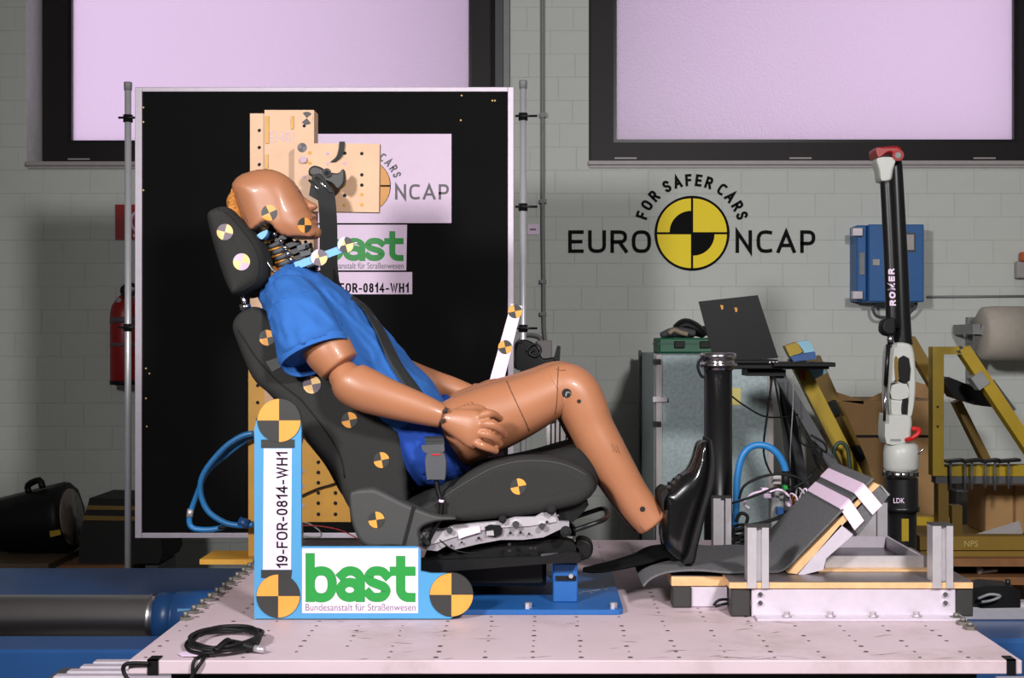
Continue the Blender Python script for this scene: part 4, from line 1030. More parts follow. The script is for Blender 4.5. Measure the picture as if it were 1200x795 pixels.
# ------------------------------------------------------------------ light blue reference board
LD = 3.08
ref = thing('reference_board', (P(400, 727, LD).x, LD+.006, PZ), 'light blue L-shaped board with three round targets in front of the car seat', 'reference board')
MB().prism(wpl('298,725.5 298,503 302,488 352,488 353,503 353,641 488,641 493,645 493,670 505,672.5 528,672.5 545,680 553,697 545,714 528,725.5', LD), (0, .012, 0)).build('board', LBLUE, ref)
for x, y, ph in ((327, 493, 0), (326, 699, 0), (529, 697.5, 0)):
    p_ = P(x, y, LD-.003); c = MB().cyl(p_, p_+Vector((0, .012, 0)), 25.5*LD/F, 40); c.build('disc_backing', TDARK, ref)
    q = MB()
    for k in range(4): disc(q, x, y, 25.3, LD-.0036, (k+1) % 2, 90*k, 90*k+90)
    q.m = [(0 if m == 1 else 1) for m in q.m]
    q.build('target_disc', [TDARK, TYEL], ref, fixn=False)
MB().prism(wpl('309,526 342,526 341,668 308,668', LD-.0008), (0, .0008, 0)).build('number_label', WHITE, ref)
stroke_text(MB(), '19-FOR-0814-WH1', 324, 530, 337, 666, LD-.0012, 2., .14, vert=True).build('lettering', BLACKP, ref, fixn=False)
MB().prism(wpl('306,515.5 345,515.5 345,525 306,525', LD-.002), (0, .002, 0)).build('fastener_strip', TDARK, ref)
MB().prism(wpl('306,668.5 342,668.5 341,677.5 306,677.5', LD-.002), (0, .002, 0)).build('fastener_strip', TDARK, ref)
def bast(parent, x0, y0, x1, y1, d, sub_y0, sub_y1, sub_txt, hidden=None):
    stroke_text(MB(), 'bast', x0, y0, x1, y1, d, (y1-y0)*.19, -.02).build('lettering', GREEN, parent, fixn=False)
    text_box(MB(), sub_txt, x0, sub_y0, x1, sub_y1, d, 0).build('small_lettering', GREYP, parent, fixn=False)
MB().prism(wpl('354,643 490,643 490,719 354,719', LD-.0008), (0, .0008, 0)).build('logo_sheet', WHITE, ref)
bast(ref, 358, 648.5, 487, 706, LD-.0012, 708, 716, 'Bundesanstalt für Straßenwesen')

# ------------------------------------------------------------------ black backdrop with its poles and paper signs
BD = 5.0
bd = thing('backdrop_panel', P(380, 631, BD), 'black backdrop panel in a silver frame behind the dummy', 'panel')
MB().prism(wpl('162,106 598,106 598,627 162,627', BD+.012), (0, .012, 0)).build('black_board', PANELB, bd)
for a in ('158,102 166,102 166,631 158,631', '595,102 602,102 602,631 595,631', '166,102 595,102 595,107.5 166,107.5', '166,625 595,625 595,631 166,631'):
    bevel(MB().prism(wpl(a, BD), (0, .03, 0)).build('frame_bar', ALUB, bd), .002)
for x, y in pl('168,126 168,143 168,223 171,467 171,432 541,112 577,118 580,118 175,438 172,500 540,141'):
    MB().cyl(P(x, y, BD+.013), P(x, y, BD+.008), .0035, 8).build('screw', TCREAM, bd)
def pole(px, top, clamps, label, side):
    g = thing('stand_pole', (P(px, 0, BD).x, BD+.05, 0), label, 'pole')
    x = P(px, 0, BD+.05).x; zt = P(0, top, BD+.05).z
    MB().cyl((x, BD+.05, .02), (x, BD+.05, zt), .0125, 16).build('tube', M('pole_grey', (196, 196, 200), .35, .35, var=.04), g)
    MB().lathe((x, BD+.05, zt-.03), (0, 0, 1), [(0, .0125), (0, .0145), (.025, .016), (.032, .015), (.034, .002)], 16).build('end_cap', MGREY, g)
    MB().box((x-.12, BD-.03, 0), (x+.12, BD+.13, .02)).build('foot', BLACKM, g)
    for y in clamps:
        z = P(0, y, BD+.05).z; q = MB()
        q.cyl((x-.03, BD+.03, z), (x+.055, BD+.03, z), .0045, 8); q.lathe((x, BD+.05, z-.014), (0, 0, 1), [(0, .013), (0, .018), (.028, .018), (.028, .013)], 14)
        q.cyl((x+side*.05, BD+.03, z-.018), (x+side*.05, BD+.03, z+.018), .006, 8)
        q.build('clamp', BLACKM, g)
pole(150, 97, (139, 384), 'thin silver pole clamped to the backdrop panel beside the fire extinguisher', 1)
pole(613, 95, (137, 243, 385), 'thin silver pole clamped to the backdrop panel beside the wall conduit', -1)
# ncap sheet
s1 = thing('logo_sheet', P(447, 262, BD), 'white sheet with grey lettering and orange emblem on the black backdrop', 'sign')
MB().prism(wpl('364,157 529,157 529,261.5 364,261.5', BD+.008), (0, .003, 0)).build('sheet', WHITE, s1)
stroke_text(MB(), 'NCAP', 463, 216, 526, 234, BD+.0072, 2.8, .2).build('lettering', GREYP, s1, fixn=False)
stroke_arc(MB(), 'CARS', 426, 220, 37, 10, 1.9, -62, -17, BD+.0072, .62).build('arched_lettering', GREYP, s1, fixn=False)
disc(MB(), 426, 218, 32, BD+.0074, n=48).build('emblem_ring', BLACKP, s1, fixn=False)
q = MB(); disc(q, 427, 219, 30, BD+.0072, 0, -90, 0, 16); disc(q, 427, 217, 30, BD+.0072, 0, 0, 90); disc(q, 425, 219, 30, BD+.0072, 0, 180, 270); disc(q, 425, 217, 30, BD+.0072, 0, 90, 180, 16)
q.build('emblem', TYEL, s1, fixn=False)
s2 = thing('logo_sheet', P(430, 318, BD), 'white sheet with bold green lettering on the black backdrop', 'sign')
MB().prism(wpl('371,263.5 477,263.5 476,317 371,317', BD+.008), (0, .003, 0)).build('sheet', WHITE, s2)
bast(s2, 375, 269, 473, 306, BD+.0072, 308, 315, 'Bundesanstalt für Straßenwesen')
s3 = thing('number_sheet', P(440, 345, BD), 'white sheet with black test number on the black backdrop', 'sign')
MB().prism(wpl('376,319 483,319 483,345 376,345', BD+.008), (0, .003, 0)).build('sheet', WHITE, s3)
stroke_text(MB(), '19-FOR-0814-WH1', 380.5, 332, 479, 343, BD+.0072, 1.9, .14).build('lettering', BLACKP, s3, fixn=False)
# white target arm beside the knee
wa = thing('target_arm', P(588, 450, 3.72), 'white slanted target arm rising behind the dummy thigh', 'arm')
MB().prism(wpl('572,452 599,356 612,359 590,448 585,470 568,470', 3.70), (0, .006, 0)).build('arm', WHITE, wa)
MB().prism(wpl('572,452 590,448 590,690 572,690', 3.706), (0, .006, 0)).build('upright', WHITE, wa)
for x, y in ((603.5, 365), (592, 407)):
    q = MB()
    for k in range(4): disc(q, x, y, 8.2, 3.6992, k % 2, 12+90*k, 102+90*k)
    q.build('target_sticker', [TDARK, TYEL], wa, fixn=False)
# blue air hose left of the post
hz = MB().tube(wpl('297,508 282,512 262,526 240,553 235,575 243,598 262,612 280,616 297,615', 3.85), .0088, 10)
h1 = thing('air_hose', P(262, 616, 3.85), 'blue air hose looping out beside the yellow support post', 'hose')
hz.build('hose', HOSEB, h1)
MB().tube(wpl('297,512 285,518 266,533 243,553 229,585 222,607 226,619 246,621 262,618', 3.88), .0085, 10).build('hose', HOSEB, h1)
MB().cyl(P(223.5, 597, 3.878), P(222, 606, 3.878), .0094, 10).build('ferrule', ALU, h1); MB().tube(wpl('256,619 270,617 284,614 297,613', 3.86), .005, 8).build('plug_lead', RUBBER, h1)
MB().cyl(P(280, 611, 3.85), P(292, 615, 3.85), .014, 12).build('fitting', BLUEM, h1)

# ------------------------------------------------------------------ foot rest on the platform
FZ = PZ+.002
frm = thing('footrest_frame', (.74, 3.35, PZ), 'aluminium footrest frame with upright profiles and plywood deck on the platform', 'frame')
xa, xb = xw(881, 3.11), xw(1120, 3.11)
MB().box((xa, 3.11, PZ+.001), (xb, 3.12, zw(690, 3.11)), 0, .002).build('front_rail', ALUB, frm)
MB().box((xw(886, 3.08), 3.06, PZ+.001), (xb+.01, 3.11, PZ+.007)).build('rail_flange', ALUB, frm)
for x in (922, 973, 1023, 1074):
    c = P(x, 722, 3.085); c.z = PZ+.007
    MB().cyl(c, c+Vector((0, 0, .005)), .012, 16).cyl(c+Vector((0, 0, .005)), c+Vector((0, 0, .012)), .0075, 6, smooth=False).build('flange_bolt', STEEL, frm)
for x in (891, 1108):
    for y in (697, 707): MB().cyl(P(x, y, 3.11), P(x, y, 3.103), .0055, 12).build('rail_screw', CHROME, frm)
zt = zw(682, 3.11); zb = zw(689.5, 3.11)
MB().box((xw(855, 3.1), 3.105, zb), (xw(1141, 3.1), 3.62, zt-.001)).build('deck_edge', PLY, frm)
MB().box((xw(855, 3.1)+.001, 3.106, zt-.001), (xw(1141, 3.1)-.001, 3.619, zt+.001)).build('deck_top', PLYTOP, frm)
for a, b in ((857, 879.5), (1120.5, 1141)): MB().box((xw(a, 3.11), 3.112, PZ+.001), (xw(b, 3.11), 3.16, zb-.0005), 0, .003).build('rubber_foot', TDARK, frm)
MB().box((xw(870, 3.11), 3.58, PZ+.001), (xw(1130, 3.11), 3.61, zb-.0005)).build('rear_rail', ALU, frm)
def profile(px0, px1, ptop, pbot, d, dep=.045):
    x0, x1, z0, z1 = xw(px0, d), xw(px1, d), zw(pbot, d), zw(ptop, d); w = x1-x0; g = w*.13; xm = x0+w*.55
    q = MB()      # slotted extrusion
    q.prism([(x0, d, z0), (xm-g, d, z0), (xm-g, d+.012, z0), (xm+g, d+.012, z0), (xm+g, d, z0), (x1, d, z0), (x1, d+dep, z0), (x0, d+dep, z0)], (0, 0, z1-z0-.003))
    pr = q.build('upright_profile', ALU, frm)
    MB().box((x0-.001, d-.001, z1-.003), (x1+.001, d+dep+.001, z1)).build('profile_cap', TDARK, pr)
    return pr
profile(876, 901, 617, 690, 3.10); profile(1093, 1117, 615, 690, 3.10); profile(836, 857, 583, 643, 3.66); profile(1004, 1040, 588, 645, 3.72)
MB().box((xw(836, 3.66)-.05, 3.66, PZ+.001), (xw(857, 3.66)+.3, 3.70, zw(643, 3.66)), 0, .002).build('rear_block', DGREY, frm)
# smaller block left of it
sb = thing('spacer_block', (.39, 3.28, PZ), 'small plywood block on aluminium bar at the edge of the carpet', 'block')
MB().box((xw(787, 3.22), 3.22, zw(687, 3.22)), (xw(851, 3.22), 3.5, zw(676, 3.22))).build('plywood', PLY, sb)
MB().box((xw(787, 3.22), 3.221, zw(676, 3.22)), (xw(851, 3.22), 3.5, zw(675, 3.22))).build('coating', PLYTOP, sb)
MB().box((xw(810, 3.22), 3.225, PZ+.001), (xw(853, 3.22), 3.26, zw(688, 3.22)), 0, .002).build('aluminium_bar', ALUB, sb)
MB().box((xw(788, 3.22), 3.215, PZ+.001), (xw(810, 3.22), 3.27, zw(688, 3.22)), 0, .003).build('rubber_foot', TDARK, sb)
MB().tube([P(836, 710, 3.17), P(842, 704, 3.17), P(852, 703, 3.17), P(858, 706, 3.17), P(846, 709, 3.17), P(838, 711, 3.17)], .0035, 6).build('cable_tie', BLACK, sb)
# wedge ramp
rp = thing('ramp', (.8, 3.4, PZ+.09), 'inclined plywood ramp with pale support block behind the shoe', 'ramp')
RD0, RD1 = 3.2, 3.6
def inc(px, py): return P(px, py, RD0)
dv = Vector((0, RD1-RD0, 0))
MB().prism([inc(923, 672), inc(1025, 566), inc(1031, 569), inc(934, 673)], dv).build('plywood_board', PLY, rp)
MB().prism([inc(935, 674), inc(985, 615), inc(1000, 627), inc(968, 655), inc(965, 668), inc(942, 674)], dv*.9).build('support_block', ALUB, rp)
MB().prism([inc(992, 606), inc(1031, 569), inc(1041, 582), inc(1006, 628)], dv*.95).build('carpet_flap', CARPET, rp)
MB().prism([inc(1033, 569), inc(1043, 580), inc(1041, 582), inc(1031, 571)], dv*.95).build('flap_edge', MGREY, rp)
cpt = thing('carpet_mat', (.6, 3.4, PZ+.09), 'dark grey carpet strip leading from the shoe up the ramp', 'carpet')
prof = catmull(pl('755,687 761,680 773,674 788,671.5 823,671 850,671.5 880,671 905,672 917,670 927,663 937,652 960,628 990,597 1024,562'), 4)
rings = []
for i, (x, y) in enumerate(prof):
    a = prof[max(i-1, 0)]; b = prof[min(i+1, len(prof)-1)]; tx, ty = b[0]-a[0], b[1]-a[1]; l = math.hypot(tx, ty); nx, ny = -ty/l, tx/l
    th_ = -2.6
    wob = 1.2*math.sin(x*.06) if x < 895 else 0
    p0 = P(x, y+wob, RD0-.0+.01*math.sin(x*.05)); p1 = P(x+nx*th_*.9, y+wob+ny*th_, RD0+.01*math.sin(x*.05))
    q0 = p0+dv*1.02; q1 = p1+dv*1.02
    rings.append([p0, p1, q1, q0])
MB().loft(rings, 0, False).build('carpet', CARPET, cpt)
tp = MB(); ic = bvh(cpt.children[0])
def tape(far, near, end, w):
    q = []
    # over the carpet surface, across the board edge and down the near flap
    T = (inc(1030, 567)-inc(928, 672)).normalized(); N = Vector((-T.z, 0, T.x))
    fz = [P(near[0], near[1], RD0)+dv*.97+N*.016, P(near[0], near[1], RD0+.004)+N*.016, P(near[0], near[1], RD0-.006)+N*.012, P(end[0], end[1], RD0-.006)]
    g = MB(); rr_ = []
    for i, p in enumerate(fz):
        dn = Vector((0, -.0012, 0)) if i >= 2 else N*.0012
        rr_.append([p-T*w, p+T*w, p+T*w+dn, p-T*w+dn])
    return g.loft(rr_, 0, False)
tape((966, 579), (995, 596), (1007, 616), .0165).build('tape_strip', TAPE, cpt)
tape((985, 560), (1012, 578), (1028, 598), .0165).build('tape_strip', TAPE, cpt)
# black cloth under the heel
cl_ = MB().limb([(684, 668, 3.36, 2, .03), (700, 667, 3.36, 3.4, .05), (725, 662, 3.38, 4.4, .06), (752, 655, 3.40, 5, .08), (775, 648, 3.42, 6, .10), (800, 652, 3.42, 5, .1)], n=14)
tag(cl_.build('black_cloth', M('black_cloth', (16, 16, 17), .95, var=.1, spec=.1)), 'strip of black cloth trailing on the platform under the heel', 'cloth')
# aluminium tray behind the ramp
tr = thing('metal_tray', (.95, 3.5, PZ+.09), 'open aluminium angle tray on a wood strip beside the ramp', 'tray')
MB().box((xw(952, 3.24), 3.24, zt+.001), (xw(1097, 3.24), 3.27, zw(668, 3.24))).build('wood_strip', PLY, tr)
MB().box((xw(968, 3.26), 3.272, zt+.001), (xw(1084, 3.26), 3.28, zw(653, 3.26))).build('front_wall', ALU, tr)
MB().box((xw(968, 3.26), 3.60, zt+.001), (xw(1084, 3.26), 3.608, zw(653, 3.26))).build('rear_wall', ALUB, tr)
MB().box((xw(1084, 3.26)-.008, 3.28, zt+.001), (xw(1084, 3.26), 3.60, zw(653, 3.26))).build('side_wall', ALU, tr)
MB().box((xw(968, 3.26), 3.28, zt+.001), (xw(1084, 3.26)-.008, 3.60, zt+.004)).build('tray_floor', BLACKM, tr)

# ------------------------------------------------------------------ things along the wall
def down(a, b, d, z=.0):
    """point where the line through pixels a, b at depth d reaches height z"""
    A_, B_ = P(*a, d), P(*b, d); t = (z-A_.z)/(B_.z-A_.z); return A_+(B_-A_)*t
# conduit and junction box
cd_ = thing('wall_conduit', P(640, 425, WD-.02), 'thin grey conduit pipe running down the wall to a junction box', 'pipe')
MB().tube([P(636, -200, WD-.02), P(636, 200, WD-.02), P(637, 330, WD-.02), P(637.5, 385, WD-.02), P(640, 402, WD-.02)], .011, 10, 3).build('pipe', MGREY, cd_)
for y in (135, 236, 330, 368): MB().box(P(632.5, y+2, WD-.036), P(640.5, y-2, WD-.001)).build('pipe_clip', MGREY, cd_)
MB().box(P(629, 424, WD-.07), P(647, 399, WD-.001), 0, .006).build('junction_box', SILL, cd_)
MB().tube([P(634, 398, WD-.03), P(630, 394, WD-.03), P(617, 393, WD-.03), P(606, 402, WD-.03)], .009, 8).build('branch_pipe', MGREY, cd_)
lb_ = thing('wall_label', P(625, 275, WD-.005), 'small white label stuck on the block wall beside the conduit', 'label')
MB().box(P(618, 275, WD-.008), P(632, 263, WD-.004)).build('card', WHITE, lb_); MB().box(P(621, 270, WD-.009), P(628, 268, WD-.0081)).build('print_line', GREYP, lb_)
# black clamp fixed to the right-hand pole
kl = thing('clamp_head', P(625, 432, 5.0), 'black clamp head with lever fixed to the pole behind the knee', 'clamp')
MB().puff('606,402 614,398 625,402 632,410 636,420 650,419 655,426 648,432 606,434 603,418', 5.0, 5.04, .01, sub=3).build('body', BLACK, kl)
MB().prism(wpl('648,424 653,405 657,406 656,425', 5.0), (0, .02, 0)).build('lever', BLACK, kl)
MB().tube(wpl('617,412 622,405 630,404 634,411 628,418 620,414 626,410', 4.99), .0045, 6).build('wire_loop', BLACKM, kl)
MB().tube(wpl('604,432 604,404 612,402', 5.0), .004, 6).build('hook', BLACKM, kl)
# striped case behind the seat
cs = thing('striped_case', (xw(655, 4.12), 4.16, PZ), 'pale case with black stripes standing behind the seat cushion', 'case')
MB().box((xw(640, 4.12), 4.12, PZ+.001), (xw(671, 4.12), 4.22, zw(491, 4.12)), 0, .003).build('case', SILL, cs)
for x in (645, 650, 655.5, 663): MB().box((xw(x, 4.12), 4.116, PZ+.02), (xw(x+1.6, 4.12), 4.12, zw(492, 4.12))).build('stripe', BLACK, cs)
MB().box((xw(640, 4.12), 4.11, zw(495, 4.12)), (xw(652, 4.12), 4.2, zw(489, 4.12))).build('clip', BLACK, cs)
# fire extinguisher and sign
fx = thing('fire_extinguisher', P(146, 453, 6.95), 'red fire extinguisher hanging on the block wall behind the silver pole', 'extinguisher')
MB().lathe(P(147, 452, 6.94), (0, 0, 1), [(0, .045), (.005, .07), (.02, .078), (.38, .078), (.42, .07), (.46, .045), (.48, .022), (.50, .022)], 28).build('cylinder', RED, fx)
MB().cyl(P(147, 451, 6.94), P(147, 446, 6.94), .0795, 28).build('base_ring', BLACK, fx)
MB().tube(wpl('147,350 143,340 150,334 160,336 166,345 166,380 164,420', 6.90), .011, 8).build('hose', BLACK, fx)
MB().prism(wpl('141,347 160,340 162,344 143,352', 6.92), (0, .02, 0)).build('handle', BLACK, fx)
MB().cyl(P(139, 352, 6.88), P(139, 352, 6.90), .013, 12).build('gauge', CHROME, fx)
for y0_, y1_, m_ in ((372, 379, TGREY), (402, 406, TGREY)):
    MB().cyl(P(147, y0_, 6.94), P(147, y1_, 6.94), .0792, 28).build('label_band', m_, fx)
MB().box(P(140, 400, 6.99), P(154, 380, WD-.002)).build('wall_bracket', BLACKM, fx)
sg = thing('fire_sign', P(147, 281, WD-.01), 'red square fire-equipment sign on the wall above the extinguisher', 'sign')
MB().box(P(135, 281, WD-.012), P(172, 240, WD-.004)).build('panel', RED, sg)
MB().tube(wpl('166,246 156,252 154,262 160,272 168,276', WD-.014), .009, 6).build('symbol', WHITE, sg); MB().box(P(156, 278, WD-.0145), P(168, 274, WD-.013)).build('symbol_bar', WHITE, sg)
# low bench, floodlight and striped wedge at the left
bn = thing('low_bench', (xw(70, 6.3), 6.35, 0), 'low brown bench by the wall under the floodlight', 'bench')
bz = zw(659, 6.05)
MB().box((xw(-60, 6.1), 6.0, bz-.03), (xw(66, 6.1), 6.8, bz)).build('bench_top', M('bench_brown', (86, 70, 48), .7, var=.1), bn)
for x in (-40, 55):
    for y in (6.1, 6.7): MB().box((xw(x, 6.1)-.03, y-.03, 0), (xw(x, 6.1)+.03, y+.03, bz-.031)).build('leg', DGREY, bn)
fl = thing('floodlight', P(45, 650, 6.3), 'black floodlight lamp with carrying handle lying on the low bench', 'lamp')
ca, cb_ = P(84, 606, 6.3), P(-14, 617, 6.32); ax_ = cb_-ca
MB().lathe(ca, ax_, [(0, .14), (.0, .165), (.03, .172), (.06, .168), (.2, .15), (.38, .125), (.42, .08)], 10).build('housing', BLACK, fl)
MB().lathe(ca-ax_.normalized()*.004, ax_, [(0, .001), (0, .135), (.004, .138)], 24).build('lens', M('lamp_lens', (120, 110, 100), .15, var=.2), fl)
MB().tube([P(34, 578, 6.28), P(33, 569, 6.28), P(46, 563, 6.26), P(50, 572, 6.25)], .016, 8, 3).build('handle', BLACK, fl)
MB().prism(wpl('58,623 70,621 71,627 59,630', 6.10), (0, .01, 0)).build('yellow_sticker', YEL, fl)
MB().box(P(10, 649, 6.28), P(76, 640, 6.5)).build('foot', BLACK, fl)
wg = thing('striped_wedge', P(130, 663, 6.2), 'black wedge ramp with two yellow stripes behind the silver pole', 'wedge')
MB().prism(wpl('92,661 93,628 105,584 186,586 190,652 186,661', 6.2), (0, .35, 0)).build('wedge', M('black_wedge', (22, 21, 20), .8, var=.15), wg)
MB().prism(wpl('102.3,592.5 188,594.5 188,598.5 101,597.5', 6.19), (0, .012, 0)).build('stripe', YELD, wg); MB().prism(wpl('98.5,604.5 188,606.5 188,611 97,610', 6.19), (0, .012, 0)).build('stripe', YELD, wg)
MB().box(P(70, 663, 6.15), P(186, 657, 6.6)).build('plank', WOOD, wg)
for x in (78, 178): MB().box((xw(x, 6.2)-.03, 6.2, 0), (xw(x, 6.2)+.03, 6.5, zw(663, 6.2)-.001)).build('plank_leg', DGREY, wg)
# ------------------------------------------------------------------ right: metal cabinet and what is on it
CD0, CD1 = 5.9, 6.9
mc = thing('metal_cabinet', (xw(838, CD0), 6.4, 0), 'galvanised metal cabinet with hinges standing against the wall', 'cabinet')
cx0, cx1, cz1 = xw(770, CD0), xw(905, CD0), zw(415, CD0)
MB().box((cx0, CD0, .03), (cx1, CD1, cz1), 0, .006).build('body', GALV, mc)
MB().box((cx0-.004, CD0-.008, .05), (cx0+.022, CD0-.0005, cz1-.004)).build('corner_strip', SILL, mc)
MB().box((cx1-.02, CD0-.008, .05), (cx1+.004, CD0-.0005, cz1-.004)).build('corner_strip', SILL, mc)
MB().box((cx0-.012, CD1-.1, .03), (cx0-.001, CD1-.03, cz1+.01)).build('rear_post', DGREY, mc)
MB().box((cx0-.012, CD0+.03, .03), (cx0-.001, CD0+.06, cz1)).build('side_strip', MGREY, mc)
for y in (424, 468, 497): MB().box((cx0-.02, CD0-.02, zw(y+3, CD0)), (cx0+.015, CD0-.009, zw(y-3, CD0))).build('hinge', BLACKM if y != 468 else STEEL, mc)
MB().box((cx0-.01, CD0-.018, zw(471, CD0)), (cx0+.045, CD0-.0085, zw(466, CD0))).build('latch', STEEL, mc)
MB().box((xw(852, CD0), CD0-.003, zw(475, CD0)), (xw(868, CD0), CD0-.0005, zw(455, CD0))).build('yellow_note', M('note_yellow', (206, 194, 120), .8, var=.04), mc)
for x in (cx0+.02, cx1-.08):
    for y in (CD0+.02, CD1-.1): MB().box((x, y, 0), (x+.06, y+.06, .0305)).build('foot', BLACK, mc)
gbx = thing('tool_case', P(803, 414, 6.1), 'green tool case with black latches on the metal cabinet', 'case')
MB().box((xw(772, 6.1), 6.1, cz1+.001), (xw(840, 6.1), 6.4, zw(396, 6.1)), 0, .008).build('case', GREENB, gbx)
MB().box((xw(771, 6.1), 6.098, zw(404, 6.1)), (xw(841, 6.1), 6.402, zw(402.5, 6.1))).build('lid_rim', M('green_rim', (16, 62, 44), .5), gbx)
for x in (796, 826): MB().box((xw(x-6, 6.1), 6.085, zw(408, 6.1)), (xw(x+6, 6.1), 6.1, zw(400, 6.1)), 0, .003).build('latch', BLACK, gbx)
gl = thing('work_gloves', P(805, 396, 6.2), 'heap of dark work gloves and goggles on the green tool case', 'gloves')
MB().limb([(776, 393, 6.2, 4, .05), (788, 390, 6.2, 6, .07), (800, 390, 6.2, 6, .07), (812, 391, 6.2, 5, .06)], n=14).build('glove', DGREY, gl)
MB().limb([(794, 386, 6.25, 7, .05), (803, 381, 6.25, 8, .06), (815, 386, 6.25, 8, .06), (824, 392, 6.25, 5, .05)], n=14).build('glove', BLACK, gl)
MB().limb([(815, 388, 6.3, 5, .05), (830, 388, 6.3, 6, .06), (838, 391, 6.3, 5, .05)], n=14).build('glove', BLACK, gl)
MB().tube(wpl('784,391 790,387 798,390 806,392', 6.12), .012, 8).build('goggle_rim', M('goggle_beige', (130, 116, 98), .5), gl)
# black pedestal tube with chrome flange
pt = thing('pedestal_tube', (xw(841.5, 4.5), 4.5, 0), 'black pedestal tube with chrome flange beside the shoe', 'pedestal')
px_ = xw(841.5, 4.5)
MB().cyl((px_, 4.5, .02), (px_, 4.5, zw(433, 4.5)), .048, 32).build('tube', BLACKM, pt)
MB().lathe((px_, 4.5, zw(434, 4.5)), (0, 0, 1), [(0, .05), (.002, .053), (.012, .053), (.014, .066), (.022, .066), (.024, .056), (.036, .056), (.038, .062), (.058, .062), (.06, .045)], 40).build('flange', CHROME, pt)
MB().lathe((px_, 4.5, 0), (0, 0, 1), [(0, .2), (.015, .2), (.02, .06), (.05, .05)], 32).build('base', BLACKM, pt)
MB().tube(wpl('823,420 819,424 818,432 822,441 826,442', 4.45), .005, 8).build('side_handle', BLACK, pt)
# laptop on a stand
ld = thing('laptop_stand', (xw(906, 5.05), 5.1, 0), 'black laptop tray on slanted dark legs with hanging leads', 'stand')
MB().box((xw(832, 5.0), 5.0, zw(433, 5.0)), (xw(972, 5.0), 5.3, zw(427, 5.0)), 0, .004).build('tray', BLACK, ld)
MB().box((xw(905, 5.0), 4.98, zw(430, 5.0)), (xw(978, 5.0), 5.28, zw(425, 5.0)), 0, .003).build('side_tray', BLACK, ld)
MB().box((xw(876, 5.05), 5.05, zw(441, 5.05)), (xw(921, 5.05), 5.2, zw(433.5, 5.05))).build('tray_block', BLACK, ld)
e_ = P(994, 577, 5.1); MB().box((e_.x-.02, 5.08, 0), (e_.x+.02, 5.12, e_.z+.01)).build('lower_leg', DGREY, ld)
MB().bar(P(913, 440, 5.1), e_, .04, .04).build('front_leg', DGREY, ld)
MB().cyl(P(908, 440, 5.12), P(908, 470, 5.12), .02, 12).build('head_joint', MGREY, ld)
e2 = P(875, 440, 5.25); MB().bar(P(918, 445, 5.17), Vector((xw(985, 5.55), 5.55, 0)), .035, .035).build('rear_leg', DGREY, ld)
MB().bar(P(915, 445, 5.19), Vector((xw(955, 5.75), 5.75, 0)), .035, .035).build('rear_leg', DGREY, ld)
MB().tube([P(905, 442, 5.0), P(900, 480, 4.98), P(895, 530, 4.97), P(906, 560, 4.95), P(915, 572, 4.9)], .004, 6).build('hanging_lead', RUBBER, ld)
MB().tube([P(907, 441, 4.99), P(916, 490, 4.98), P(923, 520, 4.96), P(926, 555, 4.9), P(934, 580, 4.8)], .004, 6).build('hanging_lead', RUBBER, ld)
MB().tube([P(930, 440, 5.0), P(929, 480, 4.99), P(926, 530, 4.98), P(926, 570, 4.9)], .0025, 6).build('hanging_lead', MGREY, ld)
MB().tube([P(852, 460, 4.96), P(870, 474, 4.97), P(895, 488, 4.98), P(920, 489, 5.0), P(935, 486, 5.03)], .0035, 6).build('hanging_lead', RUBBER, ld)
MB().tube([P(936, 500, 5.03), P(940, 520, 5.0), P(958, 524, 5.0), P(968, 530, 5.0), P(966, 520, 5.02), P(950, 510, 5.04)], .0045, 6).build('leg_cable', RUBBER, ld)
MB().tube([P(945, 510, 5.0), P(958, 535, 5.0), P(975, 560, 5.0), P(960, 548, 5.02), P(952, 530, 5.0)], .006, 6).build('leg_cable', RUBBER, ld)
MB().tube([P(960, 545, 5.0), P(945, 562, 4.95), P(935, 572, 4.9), P(925, 578, 4.85)], .0035, 6).build('leg_cable', RUBBER, ld)
lp = thing('laptop', P(866, 427, 5.02), 'open black laptop seen from behind on the laptop tray', 'laptop')
MB().prism(wpl('819,353.5 888,346 912,419.5 838,427', 5.06), (0, .014, 0)).build('lid', BLACK, lp)
MB().box((xw(838, 5.05), 5.05, zw(427, 5.0)+.001), (xw(912, 5.05), 5.27, zw(422, 5.0)), 0, .003).build('keyboard_base', BLACK, lp)
for x, y in ((845.5, 360), (862, 363)): MB().prism(wpl([(x-1.5, y-2.5), (x+2, y-2), (x+2, y+2.5), (x, y+3)], 5.058), (0, .002, 0)).build('orange_sticker', M('sticker_orange', (206, 140, 40), .5), lp)
for x in (905, 909, 913): MB().box((xw(x-1.3, 5.0), 5.045, zw(426, 5.0)), (xw(x+1, 5.0), 5.049, zw(424, 5.0))).build('port', STEEL, lp)
# sloping yellow frame with cleaning pads
yf = thing('sloped_frame', (xw(965, 5.3), 5.3, 0), 'sloping yellow frame leaning beside the laptop tray', 'frame')
e1 = P(1006, 566, 5.3); MB().bar(P(931, 418, 5.3), e1, .058, .05).build('yellow_bar', YEL, yf); MB().box((e1.x-.03, 5.275, 0), (e1.x+.03, 5.325, e1.z+.01)).build('leg', YEL, yf)
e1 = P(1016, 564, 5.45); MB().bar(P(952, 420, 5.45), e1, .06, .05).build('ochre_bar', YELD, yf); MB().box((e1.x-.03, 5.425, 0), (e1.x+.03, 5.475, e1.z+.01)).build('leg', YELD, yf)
for x, y in ((973, 480), (1001, 533)): MB().obox(P(x, y, 5.42), Vector((.028, 0, .012)), (0, .03, 0), Vector((-.012, 0, .028))).build('clamp', BLACK, yf)
MB().tube(wpl('980,553 977,530 984,519 993,526 996,550', 5.2), .008, 8).build('green_hose', M('hose_green', (40, 62, 46), .5), yf)
MB().prism(wpl('938,430 942,428 945,446 940,446', 5.25), (0, .01, 0)).build('red_tag', REDB, yf)
